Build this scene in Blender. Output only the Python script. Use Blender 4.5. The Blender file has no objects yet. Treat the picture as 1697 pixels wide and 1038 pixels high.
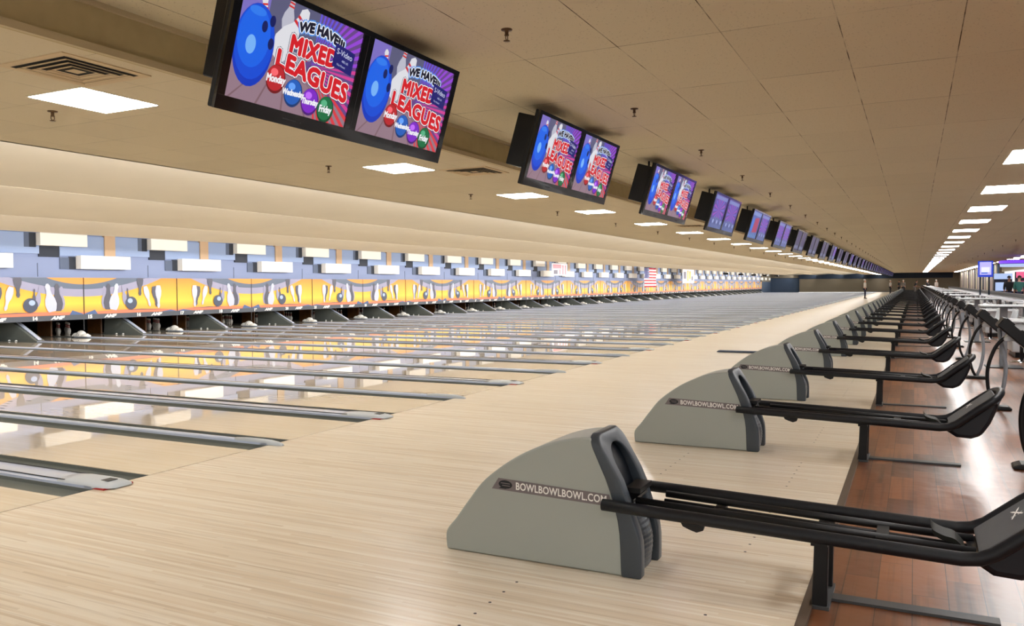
import bpy, bmesh, math, random
from mathutils import Vector, Matrix
random.seed(7)
S = bpy.context.scene
C = S.collection
PI = math.pi

# ------------------------------------------------------------------ camera
W_, H_ = 1697, 1038
YAW, PITCH, ROLL, FPX, CAMH = 0.4603, -0.0342, -0.0066, 1346.87, 1.451
cam_d = bpy.data.cameras.new('camera'); cam = bpy.data.objects.new('camera', cam_d); C.objects.link(cam)
f = Vector((-math.sin(YAW)*math.cos(PITCH), math.cos(YAW)*math.cos(PITCH), math.sin(PITCH)))
r0 = Vector((math.cos(YAW), math.sin(YAW), 0)); u0 = r0.cross(f)
r = math.cos(ROLL)*r0 + math.sin(ROLL)*u0; u = -math.sin(ROLL)*r0 + math.cos(ROLL)*u0
M = Matrix(((r.x, u.x, -f.x, 0), (r.y, u.y, -f.y, 0), (r.z, u.z, -f.z, CAMH), (0, 0, 0, 1)))
cam.matrix_world = M
cam_d.sensor_fit = 'HORIZONTAL'; cam_d.sensor_width = 36; cam_d.lens = FPX/W_*36
cam_d.clip_start = .05; cam_d.clip_end = 400
S.camera = cam

# ------------------------------------------------------------------ world / exposure
S.view_settings.view_transform = 'Standard'; S.view_settings.look = 'None'
S.view_settings.gamma = 1; S.view_settings.use_curve_mapping = False
S.view_settings.exposure = 0.35
wd = bpy.data.worlds.new('world'); S.world = wd; wd.use_nodes = True
wd.node_tree.nodes['Background'].inputs[0].default_value = (1, .98, .96, 1)
wd.node_tree.nodes['Background'].inputs[1].default_value = 0.9  # soft ambient fill added to the room, coming in by its open sides
PANEL_E = 22.0          # ceiling light diffusers
TUBE_W = 11.0          # cove tubes over the lanes, watts per metre
MASK_W = 10.5          # tubes washing the masking wall

# ------------------------------------------------------------------ layout (metres)
P = 3.353                      # one pair of lanes
XF = -5.295                    # foul line
XM = -21.78                    # face of the masking wall
Y1 = 3.988                     # first ball return centre
LANE, WG, NG = 1.0543, .7182, P-2*1.0543-.7182
K0, K1 = -1, 39                # pairs
YFAR = 142.0
YMASK1 = 15.715+35*P
ZS, ZL = 3.0, 2.736            # seating ceiling, lane ceiling
XB = -3.99                     # bulkhead between them
YN = -6.0                      # near end of what is modelled

# ------------------------------------------------------------------ materials
def mat(name, col, rough=.5, metal=0, spec=.5, coat=0, coat_r=.05, emit=None, es=0, bump=None, noise=None):
    m = bpy.data.materials.new(name); m.use_nodes = True
    nt = m.node_tree; b = nt.nodes['Principled BSDF']
    b.inputs['Base Color'].default_value = (*col, 1)
    b.inputs['Roughness'].default_value = rough; b.inputs['Metallic'].default_value = metal
    b.inputs['Specular IOR Level'].default_value = spec
    b.inputs['Coat Weight'].default_value = coat; b.inputs['Coat Roughness'].default_value = coat_r
    if emit: b.inputs['Emission Color'].default_value = (*emit, 1); b.inputs['Emission Strength'].default_value = es
    if noise or bump:
        tc = nt.nodes.new('ShaderNodeTexCoord'); n = nt.nodes.new('ShaderNodeTexNoise')
        n.inputs['Scale'].default_value = (noise or bump)[0]; nt.links.new(tc.outputs['Object'], n.inputs['Vector'])
        if noise:
            mx = nt.nodes.new('ShaderNodeMix'); mx.data_type = 'RGBA'; mx.blend_type = 'MULTIPLY'
            cr = nt.nodes.new('ShaderNodeMapRange'); cr.inputs[3].default_value = 1-noise[1]; cr.inputs[4].default_value = 1+noise[1]
            nt.links.new(n.outputs[0], cr.inputs[0]); mx.inputs[0].default_value = 1
            mx.inputs[6].default_value = (*col, 1); nt.links.new(cr.outputs[0], mx.inputs[7]); nt.links.new(mx.outputs[2], b.inputs['Base Color'])
        if bump:
            bp = nt.nodes.new('ShaderNodeBump'); bp.inputs['Strength'].default_value = bump[1]; bp.inputs['Distance'].default_value = .01
            nt.links.new(n.outputs[0], bp.inputs['Height']); nt.links.new(bp.outputs[0], b.inputs['Normal'])
    return m
def srgb(r, g, b):
    return tuple((c/255/12.92 if c/255 <= .04045 else ((c/255+.055)/1.055)**2.4) for c in (r, g, b))

def N(nt, t, **kw):
    n = nt.nodes.new(t)
    for k, v in kw.items(): setattr(n, k, v)
    return n
def boards(name, c1, c2, c3, along, bw, bl, rough, coat, coat_r, streak=40, dark=.35, seam=.0, bump=0):
    """wooden boards: 'along' = 'X' or 'Y' grain direction"""
    m = bpy.data.materials.new(name); m.use_nodes = True; nt = m.node_tree; b = nt.nodes['Principled BSDF']; L = nt.links.new
    tc = N(nt, 'ShaderNodeTexCoord'); sx = N(nt, 'ShaderNodeSeparateXYZ'); L(tc.outputs['Object'], sx.inputs[0])
    a, c = (sx.outputs[0], sx.outputs[1]) if along == 'X' else (sx.outputs[1], sx.outputs[0])
    def mth(op, x, y=None):
        n = N(nt, 'ShaderNodeMath', operation=op)
        for i, v in enumerate((x, y)):
            if v is None: continue
            if isinstance(v, (int, float)): n.inputs[i].default_value = v
            else: L(v, n.inputs[i])
        return n.outputs[0]
    row = mth('FLOOR', mth('DIVIDE', c, bw))
    off = mth('MULTIPLY', mth('FRACT', mth('MULTIPLY', row, .6180339)), bl)
    col = mth('FLOOR', mth('DIVIDE', mth('ADD', a, off), bl))
    cb = N(nt, 'ShaderNodeCombineXYZ'); L(row, cb.inputs[0]); L(col, cb.inputs[1])
    wn = N(nt, 'ShaderNodeTexWhiteNoise', noise_dimensions='2D'); L(cb.outputs[0], wn.inputs['Vector'])
    v2 = N(nt, 'ShaderNodeCombineXYZ'); L(mth('MULTIPLY', a, streak*.03), v2.inputs[0]); L(mth('MULTIPLY', c, streak), v2.inputs[1]); L(mth('MULTIPLY', wn.outputs[0], 30), v2.inputs[2])
    ns = N(nt, 'ShaderNodeTexNoise'); ns.inputs['Scale'].default_value = 1; ns.inputs['Detail'].default_value = 3; L(v2.outputs[0], ns.inputs['Vector'])
    r1 = N(nt, 'ShaderNodeMix', data_type='RGBA'); L(wn.outputs[0], r1.inputs[0]); r1.inputs[6].default_value = (*c1, 1); r1.inputs[7].default_value = (*c2, 1)
    mr = N(nt, 'ShaderNodeMapRange'); L(ns.outputs[0], mr.inputs[0]); mr.inputs[1].default_value = .5; mr.inputs[2].default_value = .75; mr.inputs[4].default_value = dark
    r2 = N(nt, 'ShaderNodeMix', data_type='RGBA'); L(mr.outputs[0], r2.inputs[0]); L(r1.outputs[2], r2.inputs[6]); r2.inputs[7].default_value = (*c3, 1)
    out = r2.outputs[2]
    if seam:
        fr = mth('FRACT', mth('DIVIDE', c, bw)); s1 = mth('LESS_THAN', fr, seam/bw)
        fr2 = mth('FRACT', mth('DIVIDE', mth('ADD', a, off), bl)); s2 = mth('LESS_THAN', fr2, seam/bl)
        s = mth('MULTIPLY', mth('MAXIMUM', s1, s2), .75)
        r3 = N(nt, 'ShaderNodeMix', data_type='RGBA'); L(s, r3.inputs[0]); L(out, r3.inputs[6]); r3.inputs[7].default_value = (c3[0]*.3, c3[1]*.3, c3[2]*.3, 1)
        out = r3.outputs[2]
    if bump:
        nb = N(nt, 'ShaderNodeTexNoise'); nb.inputs['Scale'].default_value = 7; nb.inputs['Detail'].default_value = 2; L(tc.outputs['Object'], nb.inputs['Vector'])
        bp = N(nt, 'ShaderNodeBump'); bp.inputs['Strength'].default_value = bump; bp.inputs['Distance'].default_value = .02
        L(mth('ADD', nb.outputs[0], mth('MULTIPLY', wn.outputs[0], .5)), bp.inputs['Height']); L(bp.outputs[0], b.inputs['Normal']); L(bp.outputs[0], b.inputs['Coat Normal'])
    L(out, b.inputs['Base Color']); b.inputs['Roughness'].default_value = rough
    b.inputs['Coat Weight'].default_value = coat; b.inputs['Coat Roughness'].default_value = coat_r
    return m
def tiles(name, col, ts, grid=.45, speck=.25, oy=0, ox=0, tsy=None):
    m = bpy.data.materials.new(name); m.use_nodes = True; nt = m.node_tree; b = nt.nodes['Principled BSDF']; L = nt.links.new
    tc = N(nt, 'ShaderNodeTexCoord'); sx = N(nt, 'ShaderNodeSeparateXYZ'); L(tc.outputs['Object'], sx.inputs[0])
    def mth(op, x, y=None):
        n = N(nt, 'ShaderNodeMath', operation=op)
        for i, v in enumerate((x, y)):
            if v is None: continue
            if isinstance(v, (int, float)): n.inputs[i].default_value = v
            else: L(v, n.inputs[i])
        return n.outputs[0]
    ds = []; ids = []
    for o, sh, ts_ in ((sx.outputs[0], ox, ts), (sx.outputs[1], oy, tsy or ts)):
        q = mth('DIVIDE', mth('ADD', o, sh), ts_); ids.append(mth('FLOOR', q))
        fr = mth('FRACT', q); ds.append(mth('LESS_THAN', fr, .0065/ts_))
    n1 = N(nt, 'ShaderNodeTexNoise'); n1.inputs['Scale'].default_value = 2.2; n1.inputs['Detail'].default_value = 4; L(tc.outputs['Object'], n1.inputs['Vector'])
    fade = N(nt, 'ShaderNodeMapRange'); L(n1.outputs[0], fade.inputs[0]); fade.inputs[1].default_value = .42; fade.inputs[2].default_value = .62; fade.inputs[3].default_value = .12
    line = mth('MULTIPLY', mth('MULTIPLY', mth('MAXIMUM', ds[0], ds[1]), fade.outputs[0]), grid*2)
    cb = N(nt, 'ShaderNodeCombineXYZ'); L(ids[0], cb.inputs[0]); L(ids[1], cb.inputs[1])
    wn = N(nt, 'ShaderNodeTexWhiteNoise', noise_dimensions='2D'); L(cb.outputs[0], wn.inputs['Vector'])
    vo = N(nt, 'ShaderNodeTexVoronoi'); vo.inputs['Scale'].default_value = 38; L(tc.outputs['Object'], vo.inputs['Vector'])
    sp = mth('MULTIPLY', mth('LESS_THAN', vo.outputs['Distance'], .17), speck)
    dk = mth('MINIMUM', mth('ADD', mth('ADD', line, sp), mth('MULTIPLY', wn.outputs[0], .05)), 1)
    mx = N(nt, 'ShaderNodeMix', data_type='RGBA'); L(dk, mx.inputs[0]); mx.inputs[6].default_value = (*col, 1); mx.inputs[7].default_value = (col[0]*.12, col[1]*.1, col[2]*.08, 1)
    L(mx.outputs[2], b.inputs['Base Color']); b.inputs['Roughness'].default_value = .9; b.inputs['Specular IOR Level'].default_value = .2
    bp = N(nt, 'ShaderNodeBump'); bp.inputs['Strength'].default_value = .15; L(n1.outputs[0], bp.inputs['Height']); L(bp.outputs[0], b.inputs['Normal'])
    return m
def zgrad(name, stops, z0, z1, rough=.45, emit=0):
    """a print whose own colours change with height"""
    m = bpy.data.materials.new(name); m.use_nodes = True; nt = m.node_tree; b = nt.nodes['Principled BSDF']; L = nt.links.new
    tc = N(nt, 'ShaderNodeTexCoord'); sx = N(nt, 'ShaderNodeSeparateXYZ'); L(tc.outputs['Object'], sx.inputs[0])
    mr = N(nt, 'ShaderNodeMapRange'); L(sx.outputs[2], mr.inputs[0]); mr.inputs[1].default_value = z0; mr.inputs[2].default_value = z1
    cr = N(nt, 'ShaderNodeValToRGB'); L(mr.outputs[0], cr.inputs[0])
    e = cr.color_ramp.elements
    while len(e) < len(stops): e.new(.5)
    for i, (p_, c_) in enumerate(stops): e[i].position = p_; e[i].color = (*c_, 1)
    if emit:
        L(cr.outputs[0], b.inputs['Emission Color']); b.inputs['Emission Strength'].default_value = emit
        b.inputs['Base Color'].default_value = (.01, .01, .01, 1)
    else: L(cr.outputs[0], b.inputs['Base Color'])
    b.inputs['Roughness'].default_value = rough
    return m

MT = {}
MT['approach'] = boards('approach_maple', srgb(240, 230, 212), srgb(224, 206, 180), srgb(180, 156, 126), 'X', .021, 1.7, .33, .35, .16, streak=45, dark=.55)
MT['lane'] = boards('lane_maple', srgb(236, 221, 197), srgb(230, 213, 186), srgb(200, 172, 140), 'X', .026, 6, .25, 1.0, .02, streak=60, dark=.25)
MT['plank'] = boards('red_brown_planks', srgb(142, 86, 48), srgb(98, 56, 32), srgb(44, 24, 14), 'Y', .15, .7, .36, .4, .24, streak=18, dark=.75, seam=.004, bump=.18)
MT['ceil'] = tiles('ceiling_tiles', srgb(216, 205, 178), .665, grid=.5, speck=.3, oy=.14, ox=1.09, tsy=1.31)
MT['ceil2'] = tiles('lane_ceiling_tiles', srgb(214, 202, 176), .605, grid=.22, speck=.08, oy=.0, ox=.2)
MT['cove'] = mat('cove_ceiling', srgb(230, 222, 206), .9, noise=(1.2, .05))
MT['bulk'] = mat('bulkhead_board', srgb(184, 168, 128), .9, noise=(9, .12))
MT['bulk_trim'] = mat('bulkhead_trim', srgb(196, 180, 146), .7)
MT['blue_wall'] = mat('blue_grey_wall', srgb(136, 150, 186), .7, noise=(.6, .06))
MT['navy'] = mat('navy_wall', srgb(52, 68, 90), .7, noise=(.5, .08))
MT['black_wall'] = mat('dark_header', srgb(34, 48, 66), .8)
MT['beige_wall'] = mat('olive_beige_wall', srgb(120, 110, 92), .8, noise=(.3, .08))
MT['black'] = mat('black_plastic', srgb(13, 13, 15), .38, spec=.35, bump=(60, .05))
MT['tube'] = mat('black_foam_tube', srgb(15, 18, 23), .45, spec=.35, noise=(40, .25), bump=(120, .15))
MT['rail'] = mat('black_steel', srgb(12, 12, 13), .5, spec=.35)
MT['pit'] = mat('pit_black', srgb(14, 12, 12), .9)
MT['charcoal'] = mat('charcoal_moulding', srgb(56, 64, 72), .36, noise=(3, .06), bump=(260, .06))
MT['charcoal_dk'] = mat('dark_navy_plastic', srgb(11, 16, 24), .35, spec=.4)
MT['hood'] = mat('grey_hood', srgb(158, 164, 158), .42, noise=(1.5, .03), bump=(300, .03))
MT['hood_text'] = mat('white_lettering', srgb(236, 236, 232), .4)
MT['hood_band'] = mat('mauve_grey_sticker', srgb(112, 104, 106), .35)
MT['cap'] = mat('silver_capping', srgb(196, 207, 230), .2, coat=.5, noise=(2, .04))
MT['cap_end'] = mat('grey_capping_end', srgb(190, 198, 206), .28)
MT['groove'] = mat('dark_groove', srgb(60, 62, 66), .5)
MT['red'] = mat('red_plastic', srgb(170, 28, 30), .4)
MT['gutter'] = mat('gutter_grey', srgb(110, 115, 112), .35, noise=(1, .08))
MT['white'] = mat('white_plastic', srgb(240, 240, 236), .45)
MT['white_box'] = mat('white_board', srgb(252, 250, 244), .6)
MT['shade1'] = mat('slate_and_shade_print', srgb(44, 50, 62), .7)  # slate piece, and the darker step of the shade painted beside the white boxes
MT['shade2'] = mat('slate_blue_shade_print', srgb(92, 104, 128), .7)  # paler outer step of that painted shade
MT['plate'] = mat('light_blue_plate', srgb(148, 168, 206), .6, noise=(.8, .05))
MT['seamline'] = mat('dark_seam', srgb(80, 90, 110), .7)
MT['tan'] = mat('tan_column', srgb(196, 166, 134), .6)
MT['stripe'] = mat('slate_number_strip', srgb(78, 84, 94), .5)
MT['maskbg'] = zgrad('sunset_print', [(0, srgb(238, 140, 90)), (.12, srgb(246, 168, 70)), (.3, srgb(246, 200, 70)), (.6, srgb(232, 176, 56)), (1, srgb(206, 136, 42))], .68, 1.75)
MT['m_lav'] = mat('lavender_print', srgb(154, 152, 178), .5)
MT['m_blue'] = mat('steel_blue_print', srgb(96, 108, 128), .5)
MT['m_or'] = mat('orange_print', srgb(226, 150, 66), .5)
MT['m_white'] = mat('pale_pin_print', srgb(192, 198, 218), .5)
MT['m_grey'] = mat('grey_pin_print', srgb(84, 84, 98), .5)
MT['m_dark'] = mat('dark_ball_print', srgb(70, 78, 98), .45)
MT['m_hi'] = mat('ball_highlight_print', srgb(170, 190, 225), .45)
MT['m_fin'] = mat('blue_fin_print', srgb(80, 104, 150), .5)
MT['m_salm'] = mat('salmon_print', srgb(228, 128, 96), .5)
MT['m_line'] = mat('panel_joint', srgb(26, 26, 34), .6)
MT['pin'] = mat('pin_white', srgb(244, 242, 236), .25, coat=.5)
MT['pin_red'] = mat('pin_red_band', srgb(190, 30, 36), .3)
MT['kick'] = mat('amber_kickback', srgb(112, 70, 30), .4, noise=(8, .4))
MT['wedge'] = mat('grey_green_hood', srgb(104, 110, 106), .45, noise=(2, .05))
MT['light'] = mat('light_diffuser', (1, 1, 1), .5, emit=(1, .985, .97), es=PANEL_E)
MT['lframe'] = mat('white_light_frame', srgb(226, 214, 190), .5)
MT['brass'] = mat('tarnished_brass', srgb(92, 70, 46), .4, metal=.6)
MT['vent'] = mat('beige_vent', srgb(208, 186, 150), .6)
MT['bezel'] = mat('gloss_black_bezel', srgb(12, 12, 13), .18, noise=(14, .4), coat=.5)
MT['trim'] = mat('brown_metal_trim', srgb(96, 82, 70), .4, metal=.2)
MT['grey_seat'] = mat('pale_grey_shell', srgb(188, 192, 196), .35)
MT['grey_pole'] = mat('mid_grey_pole', srgb(140, 145, 152), .35)
MT['table_white'] = mat('white_laminate', srgb(226, 230, 234), .25)
MT['chrome'] = mat('chrome', srgb(200, 200, 204), .12, metal=1)
MT['curtain'] = mat('beige_curtain', srgb(184, 174, 148), .8)
MT['curtain2'] = mat('mauve_beige_curtain', srgb(166, 152, 144), .8)
MT['strip_blue'] = mat('slate_blue_rubber', srgb(66, 78, 100), .5, noise=(20, .2))
MT['base_board'] = mat('grey_floor_plate', srgb(62, 64, 66), .45)
MT['paddle'] = mat('olive_black_plastic', srgb(20, 20, 13), .6, spec=.25)
MT['tray'] = mat('textured_grey_tray', srgb(70, 74, 78), .5, bump=(200, .3))
def em(name, c, s=1.0): return mat(name, (.01, .01, .01), .3, emit=c, es=s)
MT['text_dark'] = mat('dark_lettering', srgb(48, 44, 46), .5)

# ------------------------------------------------------------------ helpers
class MB:
    def __init__(s): s.v = []; s.f = []; s.mi = []; s.mats = []; s.sm = []
    def m(s, mt):
        if mt not in s.mats: s.mats.append(mt)
        return s.mats.index(mt)
    def add(s, vs, fs, mt, smooth=False):
        o = len(s.v); i = s.m(mt); s.v += [tuple(v) for v in vs]
        for q in fs: s.f.append([o+a for a in q]); s.mi.append(i); s.sm.append(smooth)
        return s
    def box(s, x0, x1, y0, y1, z0, z1, mt):
        vs = [(x, y, z) for x in (x0, x1) for y in (y0, y1) for z in (z0, z1)]
        return s.add(vs, [(0, 1, 3, 2), (4, 6, 7, 5), (0, 4, 5, 1), (2, 3, 7, 6), (0, 2, 6, 4), (1, 5, 7, 3)], mt)
    def prism(s, prof, y0, y1, mt, axis='Y', smooth=False):
        """closed profile (list of 2D) extruded along an axis; prof in XZ for Y, XY for Z, YZ for X"""
        n = len(prof)
        def P3(a, b, t): return {'Y': (a, t, b), 'Z': (a, b, t), 'X': (t, a, b)}[axis]
        vs = [P3(a, b, y0) for a, b in prof]+[P3(a, b, y1) for a, b in prof]
        fs = [(i, (i+1) % n, n+(i+1) % n, n+i) for i in range(n)]
        s.add(vs, fs, mt, smooth); s.add(vs, [tuple(range(n))[::-1], tuple(range(n, 2*n))], mt); return s
    def tube(s, pts, rad, mt, n=12, cap=True, closed=False):
        pts = [Vector(p) for p in pts]; rr = rad if isinstance(rad, (list, tuple)) else [rad]*len(pts)
        rings = []; up = None; L = len(pts)
        for i, p in enumerate(pts):
            if closed: t = (pts[(i+1) % L]-pts[i-1]).normalized()
            else: t = ((pts[min(i+1, L-1)]-pts[max(i-1, 0)])).normalized()
            if up is None:
                up = Vector((0, 0, 1)) if abs(t.z) < .9 else Vector((0, 1, 0))
            a = t.cross(up).normalized(); b2 = a.cross(t).normalized(); up = b2
            rings.append([p+rr[i]*(math.cos(2*PI*k/n)*a+math.sin(2*PI*k/n)*b2) for k in range(n)])
        vs = [v for q in rings for v in q]; fs = []
        for i in range(L if closed else L-1):
            j = (i+1) % L
            for k in range(n): fs.append((i*n+k, i*n+(k+1) % n, j*n+(k+1) % n, j*n+k))
        s.add(vs, fs, mt, True)
        if cap and not closed: s.add(rings[0], [tuple(range(n))], mt); s.add(rings[-1], [tuple(range(n))[::-1]], mt)
        return s
    def lathe(s, prof, mt, c=(0, 0, 0), n=20, mts=None):
        o = Vector(c); vs = []; 
        for rr, z in prof: vs += [(o.x+rr*math.cos(2*PI*k/n), o.y+rr*math.sin(2*PI*k/n), o.z+z) for k in range(n)]
        for i in range(len(prof)-1):
            s.add(vs[i*n:(i+2)*n], [(k, (k+1) % n, n+(k+1) % n, n+k) for k in range(n)], (mts[i] if mts else mt), True)
        for i, rev in ((0, True), (len(prof)-1, False)):
            if prof[i][0] > 1e-4: s.add(vs[i*n:(i+1)*n], [tuple(range(n))[::-1] if rev else tuple(range(n))], (mts[min(i, len(mts)-1)] if mts else mt))
        return s
    def poly(s, pts, mt): return s.add(pts, [tuple(range(len(pts)))], mt)
    def mesh(s, name):
        me = bpy.data.meshes.new(name); me.from_pydata(s.v, [], s.f)
        for m_ in s.mats: me.materials.append(m_)
        me.polygons.foreach_set('material_index', s.mi); me.polygons.foreach_set('use_smooth', s.sm)
        bm = bmesh.new(); bm.from_mesh(me); bmesh.ops.remove_doubles(bm, verts=bm.verts, dist=1e-5)
        bmesh.ops.recalc_face_normals(bm, faces=bm.faces)
        bm.to_mesh(me); bm.free(); me.update(); return me
    def build(s, name, parent=None, bevel=0, seg=2, loc=None, **kw):
        return link(name, s.mesh(name), parent, bevel, seg, loc, **kw)
def link(name, me, parent=None, bevel=0, seg=2, loc=None, **kw):
    o = bpy.data.objects.new(name, me); C.objects.link(o)
    if parent: o.parent = parent
    if loc: o.location = loc
    if bevel:
        b = o.modifiers.new('bevel', 'BEVEL'); b.width = bevel; b.segments = seg; b.limit_method = 'ANGLE'; b.angle_limit = .6
        b.harden_normals = False
    for k, v in kw.items(): o[k] = v
    return o
def tag(o, label, cat, group=None, kind=None):
    o['label'] = label; o['category'] = cat
    if group: o['group'] = group
    if kind: o['kind'] = kind
    return o
def empty(name, label, cat, loc=(0, 0, 0), group=None):
    o = bpy.data.objects.new(name, None); C.objects.link(o); o.location = loc; o.empty_display_size = .1
    return tag(o, label, cat, group)
def copy_tree(o, parent=None):
    c = o.copy(); C.objects.link(c)
    if parent: c.parent = parent
    for ch in KIDS.get(o.name, []) or [x for x in o.children]: copy_tree(ch, c)
    return c
KIDS = {}
def struct(name, mb, **kw):
    o = mb.build(name, **kw); o['kind'] = 'structure'; return o
ONES = 'zeroth first second third fourth fifth sixth seventh eighth ninth tenth eleventh twelfth thirteenth fourteenth fifteenth sixteenth seventeenth eighteenth nineteenth'.split()
def ordinal(n):
    if n < 20: return ONES[n]
    t = {2: ('twenty', 'twentieth'), 3: ('thirty', 'thirtieth'), 4: ('forty', 'fortieth'), 5: ('fifty', 'fiftieth')}[n//10]
    return t[1] if n % 10 == 0 else t[0]+'-'+ONES[n % 10]
_tc = {}
def text_mesh(txt, size, shear=0, offset=0, extrude=0, sp=1.0, key=None):
    k = (txt, size, shear, offset, extrude, sp)
    if k in _tc: return _tc[k]
    cu = bpy.data.curves.new('t', 'FONT'); cu.body = txt; cu.size = size; cu.shear = shear; cu.offset = offset; cu.extrude = extrude
    cu.align_x = 'CENTER'; cu.align_y = 'CENTER'; cu.space_character = sp; cu.resolution_u = 3
    ob = bpy.data.objects.new('t', cu); C.objects.link(ob)
    dg = bpy.context.evaluated_depsgraph_get(); me = bpy.data.meshes.new_from_object(ob.evaluated_get(dg))
    bpy.data.objects.remove(ob); bpy.data.curves.remove(cu)
    vs = [tuple(v.co) for v in me.vertices]; fs = [tuple(p_.vertices) for p_ in me.polygons]; bpy.data.meshes.remove(me)
    _tc[k] = (vs, fs); return vs, fs
def put_text(mb, txt, size, mt, fn, **kw):
    """fn maps the text's own (x, y) to a 3D point"""
    vs, fs = text_mesh(txt, size, **kw); mb.add([fn(v[0], v[1]) for v in vs], fs, mt); return mb

def yW(k): return Y1+k*P                # wide divider of pair k
def yN(k): return Y1+(k+.5)*P           # narrow divider after pair k

# ================================================================== STRUCTURE
b = MB(); b.box(XF, -.44, YN, YFAR, -.12, 0, MT['approach'])
# inlaid approach dots
for k in range(K0, 8):
    for s_ in (-1, 1):
        yc = yW(k)+s_*(WG/2+LANE/2)
        for xx in (-1.73, -.81):
            for d in range(-3, 4):
                y_ = yc+d*.140
                if y_ < YN: continue
                vs = [(xx+.008*math.cos(2*PI*q/8), y_+.008*math.sin(2*PI*q/8), .0006) for q in range(8)]
                b.poly(vs, MT['m_line'])
struct('floor', b)
b = MB(); b.box(-.40, 12, YN, YFAR, -.14, -.012, MT['plank']); struct('floor', b)
b = MB(); b.box(-.445, -.40, YN, YFAR, -.14, .004, MT['trim']); struct('trim_1', b)
b = MB(); b.box(XF-.004, XF+.003, YN, YFAR-.1, .0002, .0008, MT['trim']); struct('trim_3', b)
# ground under the lanes
g = MB(); g.box(-27, XF, YN, YFAR, -.3, -.13, MT['pit']); struct('floor', g)
# ceilings
b = MB(); b.box(XB, 12, YN, YFAR, ZS, ZS+.1, MT['ceil']); struct('ceiling', b)
b = MB(); b.box(-7.16, XB-.05, YN, YFAR, ZL, ZL+.08, MT['ceil2']); struct('ceiling', b)
b = MB(); b.box(XB-.05, XB, YN, YFAR, ZL-.0, ZS+.1, MT['bulk'])
b.box(XB-.005, XB+.025, YN, YFAR, ZL-.01, ZL+.03, MT['bulk_trim']); b.box(XB-.002, XB+.02, YN, YFAR, ZS-.03, ZS, MT['bulk_trim'])
for k in range(60): b.box(XB-.002, XB+.002, YN+k*2.44, YN+k*2.44+.006, ZL+.03, ZS-.03, MT['bulk_trim'])
struct('trim_2', b)
EDGES = [-7.16, -10.3, -14.35, -17.95]
ends = EDGES[1:]+[-22.0]
for i in range(4):
    x0, x1 = EDGES[i], ends[i]
    b = MB(); top = 3.12
    z1 = ZL if i < 3 else 3.02
    b.prism([(x0, top), (x1, z1), (x1, z1+.06), (x0, top+.06)], YN, YFAR, MT['cove'])
    b.box(x0-.0, x0+.04, YN, YFAR, ZL, top+.06, MT['cove'])
    struct('ceiling', b)
# walls
b = MB(); b.box(-22.3, -22.0, YN, YFAR, 1.72, 3.3, MT['blue_wall']); struct('wall_left', b)
b = MB(); b.box(-26.0, -25.8, YN, YFAR, -.3, 1.9, MT['pit']); b.box(-26, -22.3, YN, YFAR, 1.8, 1.9, MT['pit']); struct('wall_back', b)
b = MB()
b.box(-17.3, -17.17, YFAR-.12, YFAR+.2, 0, 3.2, MT['black_wall'])
b.box(-17.17, 5.2, YFAR, YFAR+.2, .0, 2.16, MT['beige_wall'])
b.box(-17.17, 5.2, YFAR-.1, YFAR+.2, 2.16, 3.3, MT['black_wall'])
b.box(-26, -17.3, YFAR, YFAR+.2, -.3, 2.25, MT['navy']); b.box(-26, -17.3, YFAR, YFAR+.2, 2.35, 3.3, MT['beige_wall']); b.box(-26, -17.3, YFAR-.06, YFAR+.2, 2.25, 2.35, MT['black_wall'])
b.box(5.2, 12, YFAR, YFAR+.2, 0, 3.3, MT['beige_wall'])
struct('wall_far', b)
b = MB(); b.box(XM-.2, XM, YMASK1, YFAR, 0, 1.75, MT['navy']); b.box(XM-.2, XM-.0, YMASK1, YFAR, 1.75, 3.1, MT['beige_wall']); struct('wall_left', b)
b = MB(); b.box(-6.6, -.45, YFAR-.4, YFAR, 0, .06, MT['black_wall']); struct('baseboard_far', b)
b = MB(); b.box(12, 12.2, YN, 80, 0, 3.2, MT['navy']); struct('wall_right', b)
# beige wall with upright curtain folds at the far right
b = MB(); b.box(6.2, 6.4, 78, YFAR, 0, 3.0, MT['curtain'])
for k in range(16):
    y_ = 78+k*4.0
    b.box(6.08, 6.2, y_, y_+(3.7 if k % 3 else 2.6), .1, 2.95, MT['curtain2'] if k % 2 else MT['curtain'])
    b.box(6.06, 6.2, y_-.3, y_-.02, .1, 2.95, MT['black_wall'])
struct('wall_right', b)

# ================================================================== LANES
def lane_num(k, side): return 7+2*k+(1 if side > 0 else 0)      # side -1: before the wide divider
X_END = -25.0
b = MB(); b.box(X_END, XF-.003, -LANE/2, LANE/2, -.12, 0, MT['lane'])
# aiming arrows and dots let into the boards
for i in range(-3, 4):
    xa = XF-4.57+abs(i)*-.0-(.0 if True else 0)-(3-abs(i))*.17; ya_ = i*.138
    b.poly([(xa-.13, ya_, .0006), (xa, ya_-.018, .0006), (xa, ya_+.018, .0006)], MT['groove'])
lane_me = b.mesh('lane_bed')
def gutter_me(w):
    m_ = MB(); n = 10; pts = []
    for i in range(n+1):
        a = PI*i/n; pts.append((-w/2*math.cos(a), -.085*math.sin(a)**.8))
    vs = []; 
    for x in (X_END, XF): vs += [(x, y, z-.008) for y, z in pts]
    fs = [(i, i+1, n+2+i, n+1+i) for i in range(n)]
    m_.add(vs, fs, MT['gutter'], True)
    vs2 = [(XF-.001, y, z-.008) for y, z in pts]; m_.poly(vs2, MT['pit'])
    m_.box(X_END, XF, -w/2-.0, -w/2+.004, -.12, -.004, MT['gutter']); m_.box(X_END, XF, w/2-.004, w/2, -.12, -.004, MT['gutter'])
    return m_.mesh('gutter')
GW = .2335
gut = gutter_me(GW)
lane0 = None
GRP = 'bowling lanes side by side'
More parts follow.
